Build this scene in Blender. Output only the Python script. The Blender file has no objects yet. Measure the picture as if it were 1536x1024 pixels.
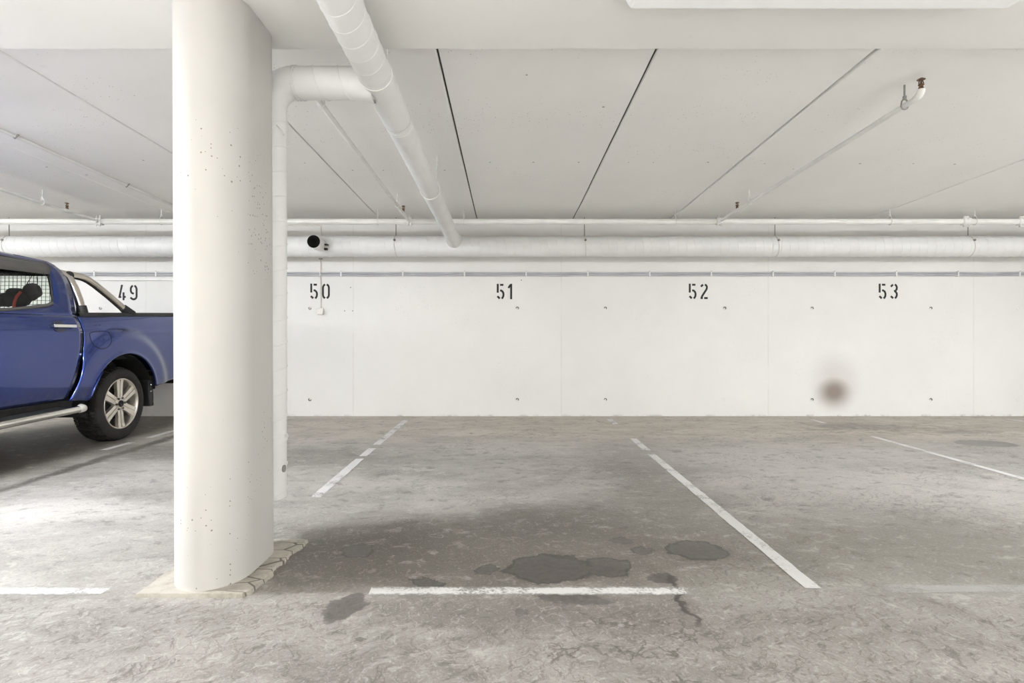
import bpy, math, random
from mathutils import Vector, noise as mnoise

random.seed(7)
S = bpy.context.scene
COL = S.collection
PI = math.pi
F_PX = 847.0                      # focal length in pixels of the 1536 px wide frame
HC = 1.034                        # camera height

# ------------------------------------------------------------------ helpers
class MB:
    """collects faces for ONE mesh object (world coordinates)"""
    def __init__(s):
        s.v = []; s.f = []; s.sm = []
    def add(s, vs, fs, smooth=False):
        b = len(s.v)
        s.v.extend([tuple(p) for p in vs])
        for f in fs:
            s.f.append(tuple(i + b for i in f)); s.sm.append(smooth)
        return s
    def box(s, a, b, smooth=False):
        x0, y0, z0 = a; x1, y1, z1 = b
        v = [(x0,y0,z0),(x1,y0,z0),(x1,y1,z0),(x0,y1,z0),(x0,y0,z1),(x1,y0,z1),(x1,y1,z1),(x0,y1,z1)]
        f = [(0,3,2,1),(4,5,6,7),(0,1,5,4),(1,2,6,5),(2,3,7,6),(3,0,4,7)]
        return s.add(v, f, smooth)
    def frustum(s, a, b, e):
        """box a..b whose top is wider by e than its bottom"""
        x0, y0, z0 = a; x1, y1, z1 = b
        v = [(x0,y0,z0),(x1,y0,z0),(x1,y1,z0),(x0,y1,z0),(x0-e,y0-e,z1),(x1+e,y0-e,z1),(x1+e,y1+e,z1),(x0-e,y1+e,z1)]
        f = [(0,3,2,1),(4,5,6,7),(0,1,5,4),(1,2,6,5),(2,3,7,6),(3,0,4,7)]
        return s.add(v, f)
    def tube(s, pts, r, n=16, caps=True, closed=False):
        P = [Vector(p) for p in pts]; m = len(P)
        rs = r if isinstance(r, (list, tuple)) else [r]*m
        vs = []; prev = None
        for i, p in enumerate(P):
            if closed:
                t = P[(i+1) % m] - P[i-1]
            else:
                t = P[min(i+1, m-1)] - P[max(i-1, 0)]
            t.normalize()
            if prev is None:
                up = Vector((0,0,1)) if abs(t.z) < .9 else Vector((0,1,0))
                u = t.cross(up).normalized()
            else:
                u = (prev - t*prev.dot(t)).normalized()
            prev = u; w = t.cross(u)
            for k in range(n):
                a = 2*PI*k/n
                vs.append(p + (u*math.cos(a) + w*math.sin(a))*rs[i])
        fs = []
        rng = m if closed else m-1
        for i in range(rng):
            j = (i+1) % m
            for k in range(n):
                l = (k+1) % n
                fs.append((i*n+k, i*n+l, j*n+l, j*n+k))
        s.add(vs, fs, True)
        if caps and not closed:
            s.add(vs[:n], [tuple(range(n))]); s.add(vs[-n:], [tuple(reversed(range(n)))])
        return s
    def lathe(s, prof, c, axis='z', n=32, smooth=True):
        """prof: (radius, offset along axis)"""
        vs = []; m = len(prof)
        for r, h in prof:
            for k in range(n):
                a = 2*PI*k/n; p, q = r*math.cos(a), r*math.sin(a)
                if axis == 'z': vs.append((c[0]+p, c[1]+q, c[2]+h))
                elif axis == 'x': vs.append((c[0]+h, c[1]+p, c[2]+q))
                else: vs.append((c[0]+q, c[1]+h, c[2]+p))
        fs = [(i*n+k, i*n+(k+1) % n, (i+1)*n+(k+1) % n, (i+1)*n+k) for i in range(m-1) for k in range(n)]
        return s.add(vs, fs, smooth)
    def disc(s, c, r, axis='y', n=20, flip=False):
        vs = []
        for k in range(n):
            a = 2*PI*k/n; p, q = r*math.cos(a), r*math.sin(a)
            vs.append({'z': (c[0]+p, c[1]+q, c[2]), 'y': (c[0]+p, c[1], c[2]+q), 'x': (c[0], c[1]+p, c[2]+q)}[axis])
        return s.add(vs, [tuple(range(n))[::-1 if flip else 1]])
    def helix(s, p0, p1, r, pitch, w=.0035, h=.0022, n=26):
        """raised spiral seam round a straight tube from p0 to p1"""
        A, B = Vector(p0), Vector(p1); L = (B-A).length; t = (B-A)/L
        up = Vector((0,0,1)) if abs(t.z) < .9 else Vector((0,1,0))
        u = t.cross(up).normalized(); q = t.cross(u)
        N = int(L/pitch*n); vs = []; fs = []
        for i in range(N+1):
            a = 2*PI*i/n; d = L*i/N
            e = u*math.cos(a) + q*math.sin(a)
            c = A + t*d
            vs += [c + t*-w + e*(r-.0005), c + e*(r+h), c + t*w + e*(r-.0005)]
        for i in range(N):
            b = i*3
            fs += [(b, b+1, b+4, b+3), (b+1, b+2, b+5, b+4)]
        return s.add(vs, fs, True)

WL = {}                                                # world location of each built object
def link(o, parent, org):
    COL.objects.link(o)
    WL[o.name] = Vector(org)
    if parent is not None:
        o.parent = parent
        o.location = Vector(org) - WL[parent.name]
    else:
        o.location = org
    return o
def empty(name, loc):
    o = bpy.data.objects.new(name, None); o.empty_display_size = .1
    return link(o, None, loc)
def obj(name, mb, mat, parent=None, org=None, bevel=0, solid=0, seg=2, angle=30, weld=False):
    if org is None:
        if parent is not None: org = WL[parent.name]
        else:
            n = len(mb.v)
            org = (sum(p[0] for p in mb.v)/n, sum(p[1] for p in mb.v)/n, min(p[2] for p in mb.v))
    org = Vector(org)
    me = bpy.data.meshes.new(name)
    me.from_pydata([Vector(p) - org for p in mb.v], [], mb.f)
    me.polygons.foreach_set('use_smooth', mb.sm)
    me.materials.append(mat); me.update()
    o = bpy.data.objects.new(name, me)
    link(o, parent, org)
    if weld:
        m = o.modifiers.new('w', 'WELD'); m.merge_threshold = .0005
    if solid:
        m = o.modifiers.new('s', 'SOLIDIFY'); m.thickness = abs(solid); m.offset = -1 if solid > 0 else 1
    if bevel:
        m = o.modifiers.new('b', 'BEVEL'); m.width = bevel; m.segments = seg; m.limit_method = 'ANGLE'; m.angle_limit = math.radians(angle)
    return o
def tag(o, label=None, cat=None, group=None, kind=None):
    if label: o['label'] = label
    if cat: o['category'] = cat
    if group: o['group'] = group
    if kind: o['kind'] = kind
    return o
def copy_tree(o, loc, label=None):
    c = o.copy(); COL.objects.link(c); c.location = loc
    if label: c['label'] = label
    for ch in list(o.children):
        d = ch.copy(); COL.objects.link(d); d.parent = c
        for g in list(ch.children):
            e = g.copy(); COL.objects.link(e); e.parent = d
    return c

# ------------------------------------------------------------------ materials
class N:
    def __init__(s, name):
        s.m = bpy.data.materials.new(name); s.m.use_nodes = True
        s.t = s.m.node_tree; s.t.nodes.clear()
        s.out = s.t.nodes.new('ShaderNodeOutputMaterial')
    def n(s, typ, ins=None, **kw):
        x = s.t.nodes.new('ShaderNode' + typ)
        for k, v in kw.items(): setattr(x, k, v)
        for k, v in (ins or {}).items():
            if isinstance(v, bpy.types.NodeSocket): s.t.links.new(v, x.inputs[k])
            else: x.inputs[k].default_value = v
        return x
    def math(s, op, a, b=0.0, c=None, clamp=False):
        ins = {0: a, 1: b}
        if c is not None: ins[2] = c
        return s.n('Math', ins, operation=op, use_clamp=clamp).outputs[0]
    def ramp(s, v, lo, hi, a=0.0, b=1.0, smooth=True):
        return s.n('MapRange', {0: v, 1: lo, 2: hi, 3: a, 4: b}, interpolation_type='SMOOTHSTEP' if smooth else 'LINEAR').outputs[0]
    def mix(s, f, a, b, mode='MIX'):
        x = s.n('Mix', None, data_type='RGBA', blend_type=mode)
        for i, v in ((0, f), (6, a), (7, b)):
            if isinstance(v, bpy.types.NodeSocket): s.t.links.new(v, x.inputs[i])
            else: x.inputs[i].default_value = v if i == 0 else (*v[:3], 1)
        return x.outputs[2]
    def noise(s, vec, scale, detail=4.0, rough=.55, dist=0.0):
        return s.n('TexNoise', {'Vector': vec, 'Scale': scale, 'Detail': detail, 'Roughness': rough, 'Distortion': dist})
    def pos(s):
        return s.n('NewGeometry').outputs['Position']
    def mapv(s, vec, loc=(0,0,0), rot=(0,0,0), scale=(1,1,1), typ='POINT'):
        return s.n('Mapping', {'Vector': vec, 'Location': loc, 'Rotation': rot, 'Scale': scale}, vector_type=typ).outputs[0]
    def bump(s, h, strength=.2, dist=.01):
        return s.n('Bump', {'Height': h, 'Strength': strength, 'Distance': dist}).outputs[0]
    def principled(s, **ins):
        b = s.n('BsdfPrincipled')
        for k, v in ins.items():
            k = k.replace('_', ' ')
            if isinstance(v, bpy.types.NodeSocket): s.t.links.new(v, b.inputs[k])
            else:
                b.inputs[k].default_value = (*v, 1) if isinstance(v, tuple) and len(v) == 3 else v
        s.t.links.new(b.outputs[0], s.out.inputs[0])
        return b
    def blob(s, vec, cx, cy, rx, ry, rot=0.0, soft=.25):
        """1 inside an ellipse on the ground, 0 outside"""
        v = s.mapv(vec, (cx, cy, 0), (0, 0, rot), (rx, ry, 1000), 'TEXTURE')
        d = s.n('VectorMath', {0: v}, operation='LENGTH').outputs['Value']
        return s.ramp(d, 1-soft, 1+soft, 1.0, 0.0)

def plain(name, col, rough=.5, metal=0.0, coat=0.0, var=.06, scale=9.0, bump=0.0, spec=.5):
    k = N(name); p = k.n('TexCoord').outputs['Object']
    nz = k.noise(p, scale, 5).outputs['Fac']
    f = k.ramp(nz, .3, .7, 1-var, 1+var)
    c = k.mix(1.0, (*col,), k.n('CombineColor', {0: f, 1: f, 2: f}).outputs[0], 'MULTIPLY')
    a = dict(Base_Color=c, Roughness=rough, Metallic=metal, Coat_Weight=coat, Specular_IOR_Level=spec)
    if bump: a['Normal'] = k.bump(k.noise(p, scale*14, 4).outputs['Fac'], bump, .004)
    k.principled(**a)
    return k.m

def paint_concrete(name, col, pits=1.0, joints=False, soot=False, rough=.62, cloud=.035):
    k = N(name); p = k.pos()
    big = k.noise(p, .9, 5, .6).outputs['Fac']
    f = k.ramp(big, .3, .7, 1-cloud, 1+cloud*.6)
    c = k.mix(1.0, col, k.n('CombineColor', {0: f, 1: f, 2: f}).outputs[0], 'MULTIPLY')
    # small air holes in the concrete under the paint
    vo = k.n('TexVoronoi', {'Vector': p, 'Scale': 58.0, 'Randomness': 1.0})
    sz = k.n('SeparateColor', {0: vo.outputs['Color']}).outputs[0]
    thr = k.ramp(sz, .55, 1.0, 0.0, .13+.13*pits, False)
    cl = k.ramp(k.noise(p, 1.6, 3).outputs['Fac'], .42, .62)
    hole = k.math('MULTIPLY', k.math('LESS_THAN', vo.outputs['Distance'], k.math('MULTIPLY', thr, cl)), pits)
    c = k.mix(k.math('MULTIPLY', hole, .8), c, (.16, .14, .12))
    # faint scuffs
    sc = k.ramp(k.noise(k.mapv(p, scale=(3, 3, 16)), 2.2, 6, .7).outputs['Fac'], .64, .74)
    c = k.mix(k.math('MULTIPLY', sc, .10), c, (.45, .42, .38))
    h = k.noise(p, 55, 4).outputs['Fac']
    if joints:
        sx = k.n('SeparateXYZ', {0: p})
        for x in (-7.36, -4.68, -2.0, .69, 3.365, 6.02, 8.7):
            d = k.math('ABSOLUTE', k.math('SUBTRACT', sx.outputs[0], x))
            l = k.math('MULTIPLY', k.ramp(d, .004, .012, 1.0, 0.0), k.ramp(k.noise(p, 3.0, 3).outputs['Fac'], .35, .6, .15, 1.0))
            c = k.mix(k.math('MULTIPLY', l, .20), c, (.50, .47, .43))
        g = k.math('MULTIPLY', k.ramp(sx.outputs[2], .0, .035, 1.0, 0.0), k.ramp(sx.outputs[0], 3.2, 4.4, .5, 1.0))
        g = k.math('MULTIPLY', g, k.ramp(k.noise(p, 4.5, 6, .7).outputs['Fac'], .48, .66))
        c = k.mix(k.math('MULTIPLY', g, .75), c, (.17, .14, .11))
    if soot:
        v = k.mapv(p, (4.215, 7.3, .315), (0, 0, 0), (.37, 50, .34), 'TEXTURE')
        v = k.n('VectorMath', {0: v, 1: k.n('VectorMath', {0: k.noise(p, 5, 4).outputs['Color'], 1: (.5, .5, .5)}, operation='SUBTRACT').outputs[0]}, operation='ADD').outputs[0] if False else v
        d = k.n('VectorMath', {0: v}, operation='LENGTH').outputs['Value']
        a = k.ramp(d, 0.12, 1.0, 1.0, 0.0)
        a = k.math('POWER', a, 1.5)
        v2 = k.mapv(p, (4.23, 7.3, .45), (0, 0, 0), (.42, 50, .48), 'TEXTURE')
        d2 = k.n('VectorMath', {0: v2}, operation='LENGTH').outputs['Value']
        b = k.math('MULTIPLY', k.ramp(d2, .1, 1.0, 1.0, 0.0), .26)
        a = k.math('MAXIMUM', k.math('MULTIPLY', a, .86), b)
        c = k.mix(a, c, (.20, .155, .125))
    hh = k.math('ADD', k.math('MULTIPLY', h, .35), k.math('MULTIPLY', hole, -1.5))
    c = k.mix(1.0, c, (1.0, .983, .955), 'MULTIPLY')
    k.principled(Base_Color=c, Roughness=rough, Specular_IOR_Level=.35, Normal=k.bump(hh, .16, .004))
    return k.m

WHITE = (.83, .815, .79)
M_wall = paint_concrete('painted wall', (.81, .807, .80), .55, True, True)
M_room = paint_concrete('painted room wall', (.82, .815, .80), .3)
M_ceil = paint_concrete('painted slab', (.945, .94, .93), .8, cloud=.025)
M_beam = paint_concrete('painted beam', (.86, .855, .845), .15, cloud=.02)
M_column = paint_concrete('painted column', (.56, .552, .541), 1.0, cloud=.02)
M_gap = plain('dark joint', (.07, .065, .06), .9)
M_duct = plain('painted duct', (.80, .795, .78), .42, var=.03, scale=4)
M_pipe = plain('painted pipe', (.80, .785, .75), .4, var=.05, scale=6)
M_rod = plain('grey steel rod', (.30, .29, .27), .45, .5)
M_rodw = plain('painted rod', (.70, .68, .64), .5)
M_brass = plain('brown sprinkler brass', (.16, .09, .055), .4, .6)
M_black = plain('black plastic', (.018, .018, .019), .55, var=.2)
M_dark = plain('black inside duct', (.03, .026, .022), .85)
M_trim = plain('dark grey trim', (.10, .095, .085), .5, var=.1)
M_cable = plain('grey cable', (.50, .50, .525), .45, var=.10, scale=3)
M_clip = plain('white clip', (.80, .79, .77), .45)
M_num = plain('black stencil paint', (.018, .017, .016), .7, var=.35, scale=30)
M_housing = plain('lamp housing', (.80, .79, .77), .4)
M_plastic = plain('white plastic', (.78, .75, .70), .35)

def floor_material():
    k = N('stained concrete'); p = k.pos()
    def warp(scale, amt, detail=4):
        wn = k.noise(p, scale, detail, .62).outputs['Color']
        return k.n('VectorMath', {0: k.n('VectorMath', {0: wn, 1: (.5, .5, .5)}, operation='SUBTRACT').outputs[0], 'Scale': amt}, operation='SCALE').outputs[0]
    add = lambda a, b: k.n('VectorMath', {0: a, 1: b}, operation='ADD').outputs[0]
    off = warp(3.2, .20)
    pw = add(p, off)
    pw2 = add(p, k.n('VectorMath', {0: off, 'Scale': 2.8}, operation='SCALE').outputs[0])
    pw3 = add(add(p, warp(5.0, .17)), warp(17.0, .075))
    sep = k.n('SeparateXYZ', {0: pw})
    mul = lambda a, b: k.math('MULTIPLY', a, b)
    big = k.noise(p, .55, 5, .6).outputs['Fac']
    med = k.noise(k.mapv(pw, scale=(1, 1.9, 1)), 1.7, 5, .68).outputs['Fac']
    sml = k.noise(k.mapv(pw, scale=(1, 1.5, 1)), 7.0, 5, .70).outputs['Fac']
    # broad tone: grey in the bays, pale in the aisle, sandy near the wall
    c = k.mix(k.ramp(big, .32, .68), (.325, .312, .296), (.43, .415, .397))
    c = k.mix(k.ramp(med, .42, .66, 0, .8), c, (.255, .242, .228))
    aisle = k.ramp(sep.outputs[1], 2.10, 2.36, 1.0, 0.0)
    c = k.mix(mul(aisle, .80), c, k.mix(k.ramp(med, .36, .66), (.305, .288, .277), (.205, .192, .182)))
    leftz = mul(k.ramp(sep.outputs[0], -1.2, -1.75), k.ramp(sep.outputs[1], 3.3, 4.3, 1.0, 0.0))
    c = k.mix(mul(leftz, .6), c, k.mix(k.ramp(med, .38, .64), (.36, .345, .335), (.25, .238, .228)))
    sand = k.ramp(sep.outputs[1], 4.9, 6.2)
    c = k.mix(mul(sand, .85), c, k.mix(k.ramp(med, .36, .62), (.56, .525, .47), (.42, .385, .335)))
    def stain_shade(mask, col, amt, c):
        return k.mix(mul(mask, amt), c, col)
    B = lambda *a, **kw: k.blob(pw, *a, **kw)
    W = lambda *a, **kw: k.blob(pw2, *a, **kw)
    # rubbed, paler patches
    for a in ((-2.7, 3.35, .8, .22), (-1.9, 4.4, .5, .16), (-.85, 3.95, .5, .2), (-4.2, 4.87, .13, .035), (-1.0, 5.0, .26, .06), (-.72, 4.36, .18, .05), (.8, 5.9, .2, .05), (.85, 5.0, .14, .07), (-.6, 5.9, .25, .07), (2.2, 4.9, 1.3, .45), (0.0, 5.2, .6, .35), (2.6, 4.0, 1.2, .4)):
        c = stain_shade(W(*a, soft=.5), (.56, .545, .525), .42, c)
    # grime in the middle bay, with the column's shadow painted in
    c = stain_shade(W(.05, 2.72, 1.15, .60, soft=.55), (.095, .083, .068), .72, c)
    c = stain_shade(W(-.75, 2.66, .42, .34, soft=.5), (.085, .075, .062), .68, c)
    c = stain_shade(W(.25, 3.2, .45, .32, soft=.6), (.13, .118, .108), .5, c)
    c = stain_shade(W(1.0, 3.8, .30, .85, soft=.7), (.16, .146, .132), .6, c)
    c = stain_shade(W(2.6, 2.75, 1.7, .42, soft=.5), (.165, .151, .134), .62, c)  # darker band across the front of the next stall
    c = stain_shade(W(1.0, 4.8, .4, .6, soft=.7), (.20, .185, .17), .45, c)
    c = stain_shade(W(.35, 2.08, .5, .12, soft=.6), (.13, .118, .108), .55, c)
    c = stain_shade(W(4.3, 6.3, 1.0, .35, soft=.6), (.22, .19, .15), mul(.6, k.ramp(sml, .38, .6)), c)
    c = stain_shade(W(-.35, 1.75, .35, .10, soft=.6), (.14, .128, .118), .5, c)
    c = stain_shade(W(.9, 1.95, .5, .16, soft=.6), (.17, .156, .142), .4, c)
    # dirt and painted shade under the parked truck; long dark stripe beside it
    c = stain_shade(B(-4.45, 4.9, .80, 3.2, soft=.25), (.11, .096, .08), .68, c)
    c = stain_shade(B(-3.42, 4.9, .060, 1.9, rot=.02, soft=.6), (.055, .048, .04), .85, c)
    c = stain_shade(W(-2.9, 5.1, .8, .35, soft=.5), (.13, .117, .103), .65, c)
    c = stain_shade(W(-1.7, 4.8, .9, .40, soft=.5), (.19, .175, .16), .6, c)
    c = stain_shade(W(-2.2, 3.7, .5, .12, soft=.6), (.17, .155, .145), .4, c)
    # mottling and scratchy strokes
    c = stain_shade(k.ramp(sml, .54, .68), (.13, .119, .108), .62, c)
    c = stain_shade(k.ramp(sml, .46, .30), (.60, .58, .56), .34, c)
    area = k.math('MAXIMUM', mul(aisle, k.ramp(sml, .34, .62, .25, .85)), k.ramp(k.noise(p, 1.3, 3).outputs['Fac'], .46, .62, .10, .55))
    for rot, sc, lo, hi, amt in ((.9, (4, 18, 1), .55, .63, .72), (-.95, (5, 20, 1), .56, .64, .70), (.45, (4, 20, 1), .55, .65, .66), (1.45, (5, 18, 1), .57, .65, .66)):
        t = k.noise(k.mapv(pw, rot=(0, 0, rot), scale=(1/sc[0], 1/sc[1], 1), typ='TEXTURE'), 2.4, 4, .70).outputs['Fac']
        c = stain_shade(mul(k.ramp(t, lo, hi), area), (.105, .094, .084), amt, c)
    for rot, sc in ((.55, (4, 16, 1)), (-1.15, (4, 18, 1))):
        t = k.noise(k.mapv(pw, rot=(0, 0, rot), scale=(1/sc[0], 1/sc[1], 1), typ='TEXTURE'), 3.1, 4, .7).outputs['Fac']
        c = stain_shade(mul(k.ramp(t, .57, .67), k.math('ADD', mul(aisle, .15), .5)), (.60, .58, .56), .40, c)
    # grain
    fg = k.noise(p, 95, 3, .7).outputs['Fac']
    fm = k.noise(p, 34, 3, .7).outputs['Fac']
    c = stain_shade(k.ramp(fg, .54, .72), (.13, .12, .11), .42, c)
    c = stain_shade(k.ramp(fg, .46, .28), (.66, .64, .62), .28, c)
    c = stain_shade(k.ramp(fm, .56, .70), (.12, .11, .10), .36, c)
    # map cracking in the aisle
    vo = k.n('TexVoronoi', {'Vector': pw3, 'Scale': 9.5}, feature='DISTANCE_TO_EDGE').outputs['Distance']
    brk = k.ramp(k.noise(pw, 5.5, 4, .6).outputs['Fac'], .44, .58)
    cr = mul(mul(k.ramp(vo, .014, .06, 1.0, 0.0), brk), k.blob(p, .40, 1.88, .36, .30, soft=.5))
    c = stain_shade(cr, (.085, .075, .065), .75, c)
    # oil and damp spots: (x, y, rx, ry, rot, strength)
    spots = [(.19, 2.51, .185, .14, .0, .82), (.455, 2.52, .10, .10, .5, .78), (.905, 2.735, .13, .12, .3, .78), (-.716, 2.72, .075, .08, 0, .70),
             (-.33, 2.385, .075, .045, -.2, .88), (-.09, 2.503, .06, .05, 0, .78), (.577, 2.84, .032, .045, 0, .65), (.642, 2.72, .045, .045, .4, .65),
             (.25, 2.225, .15, .05, -.2, .70), (-.62, 2.16, .065, .12, -.35, .74), (.655, 2.41, .055, .06, 0, .78), (-.50, 1.93, .018, .018, 0, .7),
             (.05, 2.10, .03, .03, 0, .6), (4.61, 5.44, .28, .17, .1, .70), (4.0, 6.45, .5, .2, 0, .34),
             (5.0, 6.1, .4, .12, .1, .34), (2.17, 2.6, .014, .012, 0, .8), (.62, 3.06, .02, .02, 0, .6), (-.35, 2.9, .03, .03, 0, .35)]
    total = None; rim = None
    for q, (x, y, rx, ry, rot, a) in enumerate(spots):
        v = k.mapv(pw3, (x, y, 0), (0, 0, rot), (rx, ry, 1000), 'TEXTURE')
        d = k.n('VectorMath', {0: v}, operation='LENGTH').outputs['Value']
        m_ = mul(k.ramp(d, .93, 1.07, 1.0, 0.0), a)
        total = m_ if total is None else k.math('MAXIMUM', total, m_)
        if q < 8:
            rim = d if rim is None else k.math('MINIMUM', rim, d)
    rim = k.ramp(k.math('ABSOLUTE', k.math('SUBTRACT', rim, 1.0)), .02, .13, 1.0, 0.0)
    c = k.mix(total, c, k.mix(k.ramp(fm, .4, .65), (.074, .064, .061), (.048, .041, .038)))
    c = k.mix(mul(rim, .62), c, (.034, .03, .028))
    # pale tide marks
    for x, y, rx, ry in ((-.39, 3.16, .055, .05), (.43, 3.18, .05, .035), (-.38, 2.93, .03, .03)):
        v = k.mapv(pw3, (x, y, 0), (0, 0, 0), (rx, ry, 1000), 'TEXTURE')
        d = k.n('VectorMath', {0: v}, operation='LENGTH').outputs['Value']
        c = stain_shade(k.ramp(k.math('ABSOLUTE', k.math('SUBTRACT', d, 1.0)), .05, .22, 1.0, 0.0), (.36, .34, .315), .5, c)
    # crooked dark crack by the front line
    sx = k.n('SeparateXYZ', {0: pw3})
    d = k.math('ABSOLUTE', k.math('SUBTRACT', sx.outputs[0], .685))
    ck = mul(k.ramp(d, .006, .020, 1.0, 0.0), mul(k.ramp(sx.outputs[1], 1.98, 2.06), k.ramp(sx.outputs[1], 2.44, 2.5, 1.0, 0.0)))
    c = k.mix(mul(ck, .85), c, (.055, .047, .042))
    # unseen rest of the aisle made paler to bounce light forward
    c = k.mix(k.ramp(sep.outputs[1], 1.3, .6), c, (.60, .59, .575))
    rough = k.math('SUBTRACT', k.ramp(med, .3, .7, .62, .50), mul(total, .24))
    hh = k.math('ADD', mul(fg, .6), mul(cr, -.6))
    c = k.mix(1.0, c, (1.0, .983, .955), 'MULTIPLY')
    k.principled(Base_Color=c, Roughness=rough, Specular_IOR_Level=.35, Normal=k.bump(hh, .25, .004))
    return k.m
M_floor = floor_material()

def worn_paint():
    k = N('worn white road paint'); p = k.pos()
    a = k.noise(p, 60, 5, .7).outputs['Fac']
    b = k.noise(p, 4.5, 4, .6).outputs['Fac']
    keep = k.ramp(k.math('ADD', k.math('MULTIPLY', a, .55), k.math('MULTIPLY', b, .75)), .46, .66, .42, .95)
    bs = k.n('BsdfPrincipled', {'Base Color': (.68, .67, .66, 1), 'Roughness': .6})
    tr = k.n('BsdfTransparent')
    mx = k.n('MixShader', {0: keep})
    k.t.links.new(tr.outputs[0], mx.inputs[1]); k.t.links.new(bs.outputs[0], mx.inputs[2])
    k.t.links.new(mx.outputs[0], k.out.inputs[0])
    return k.m
M_line = worn_paint()
def sprayed_paint(name, top):
    k = N(name); p = k.pos()
    g = k.n('SeparateXYZ', {0: k.n('TexCoord').outputs['Generated']})
    e = k.math('ABSOLUTE', k.math('SUBTRACT', g.outputs[1], .5))
    edge = k.ramp(k.math('ADD', e, k.math('MULTIPLY', k.math('SUBTRACT', k.noise(p, 26, 5, .7).outputs['Fac'], .5), .5)), .18, .46, 1.0, 0.0)
    wear = k.ramp(k.math('ADD', k.math('MULTIPLY', k.noise(p, 70, 5, .7).outputs['Fac'], .55), k.math('MULTIPLY', k.noise(p, 5, 4, .6).outputs['Fac'], .7)), .46, .66, .25*top, top)
    bs = k.n('BsdfPrincipled', {'Base Color': (.68, .67, .655, 1), 'Roughness': .6})
    tr = k.n('BsdfTransparent')
    mx = k.n('MixShader', {0: k.math('MULTIPLY', edge, wear)})
    k.t.links.new(tr.outputs[0], mx.inputs[1]); k.t.links.new(bs.outputs[0], mx.inputs[2])
    k.t.links.new(mx.outputs[0], k.out.inputs[0])
    return k.m
M_spray = sprayed_paint('sprayed white road paint', .95)
M_spray2 = sprayed_paint('thinly sprayed white road paint', .40)

def lamp_mat(name, e, col=(.928, .964, 1.0)):
    k = N(name)
    k.principled(Base_Color=(.75, .74, .71), Roughness=.5, Emission_Color=col, Emission_Strength=e)
    return k.m
M_lamp = lamp_mat('lit diffuser', 138.0)
M_bayfill = lamp_mat('added bay fill diffuser', 30.0)
M_fill = lamp_mat('added fill panel', 125.0, (.928, .964, 1.0))
M_lampdim = lamp_mat('dim diffuser', .12)

# ------------------------------------------------------------------ the setting
X0, X1, YB, YF = -10.0, 12.5, 7.3, -9.0
def struct(name, mb, mat, **kw):
    o = obj(name, mb, mat, org=(0, 0, 0), **kw); o['kind'] = 'structure'; return o
m = MB()
m.box((X0-.2, YF-.2, -.2), (X1+.2, YB+.2, 0))
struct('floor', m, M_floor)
wall = struct('wall_back', MB().box((X0-.2, YB, 0), (X1+.2, YB+.2, 2.75)), M_wall)
struct('wall_front', MB().box((X0-.2, YF-.2, 0), (X1+.2, YF, 2.75)), M_room)
struct('wall_left', MB().box((X0-.2, YF, 0), (X0, YB, 2.75)), M_room)
struct('wall_right', MB().box((X1, YF, 0), (X1+.2, YB, 2.75)), M_room)

def ceil_z(y):
    return 2.634 if y < 2 else (2.694 - .03*y if y < 6.5 else 2.499)  # end by the wall shaped level so grazing light leaves it darker
joints = [-.389 + 1.2035*i for i in range(-8, 12)]
wide = {-1: .0045, 0: .006, 1: .0065, 2: .005}
prof = []                                              # (x, dz) across the slabs
dz = 0.0
step = {2: -.012, 3: .010, 4: -.004, 5: .006, -1: .0, -2: .003}
prof.append((X0-.2, 0.0))
for i, x in zip(range(-8, 12), joints):
    w = wide.get(i, .0036); d2 = step.get(i, 0.0)
    deep = .035 if i in wide else .018
    prof += [(x-w-.004, dz), (x-w, dz+.005), (x-w, dz+deep), (x+w, dz+deep)]
    dz += d2
    prof += [(x+w, dz+.005), (x+w+.004, dz)]
prof.append((X1+.2, dz))
st = [YF-.2, 2.0, 6.5, YB+.1]
m = MB(); vs = []; n = len(prof)
for y in st:
    vs += [(x, y, ceil_z(y) + d) for x, d in prof]
m.add(vs, [(a*n+i, a*n+i+1, (a+1)*n+i+1, (a+1)*n+i) for a in range(len(st)-1) for i in range(n-1)])
m.box((X0-.2, YF-.2, 2.70), (X1+.2, YB+.2, 2.9))
ceiling = struct('ceiling', m, M_ceil)
m = MB()
for i in wide:
    x = joints[i+8]; w = wide[i]*.95
    for a in range(3):
        y0, y1 = st[a], st[a+1]
        if y0 < 1.5: y0 = 1.9
        if y1 <= y0: continue
        z0, z1 = ceil_z(y0)+.016, ceil_z(y1)+.016
        m.add([(x-w, y0, z0), (x+w, y0, z0), (x+w, y1, z1), (x-w, y1, z1)], [(0, 1, 2, 3)])
obj('joint_filler', m, M_gap, ceiling)
random.seed(3)
for (px, py) in ((457, 244), (529, 255), (575, 255), (667, 255), (868, 243), (943, 243), (980, 243), (1062, 243), (1147, 243), (1190, 251), (1290, 243), (1370, 245), (1432, 246), (735, 243), (800, 243), (790, 112), (905, 160), (120, 262), (215, 240), (70, 250)):
    t = (504-py)/F_PX; y = (2.694-HC)/(t+.03); x = (px-762)*y/F_PX
    if any(abs(x-j) < .03 for j in joints): x += .06
    m = MB().disc((x, y, ceil_z(y)-.0015-.012*(2.03 < x < 3.23)), random.uniform(.006, .011), 'z', 10, True)
    obj('drill_hole', m, M_rod, ceiling)
struct('trim_1', MB().box((X0, 1.75, 2.448), (X1, 2.785, 2.70)), M_beam, bevel=.006)
struct('trim_2', MB().box((X0, -4.6, 2.448), (X1, -3.6, 2.70)), M_beam, bevel=.006)

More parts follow.
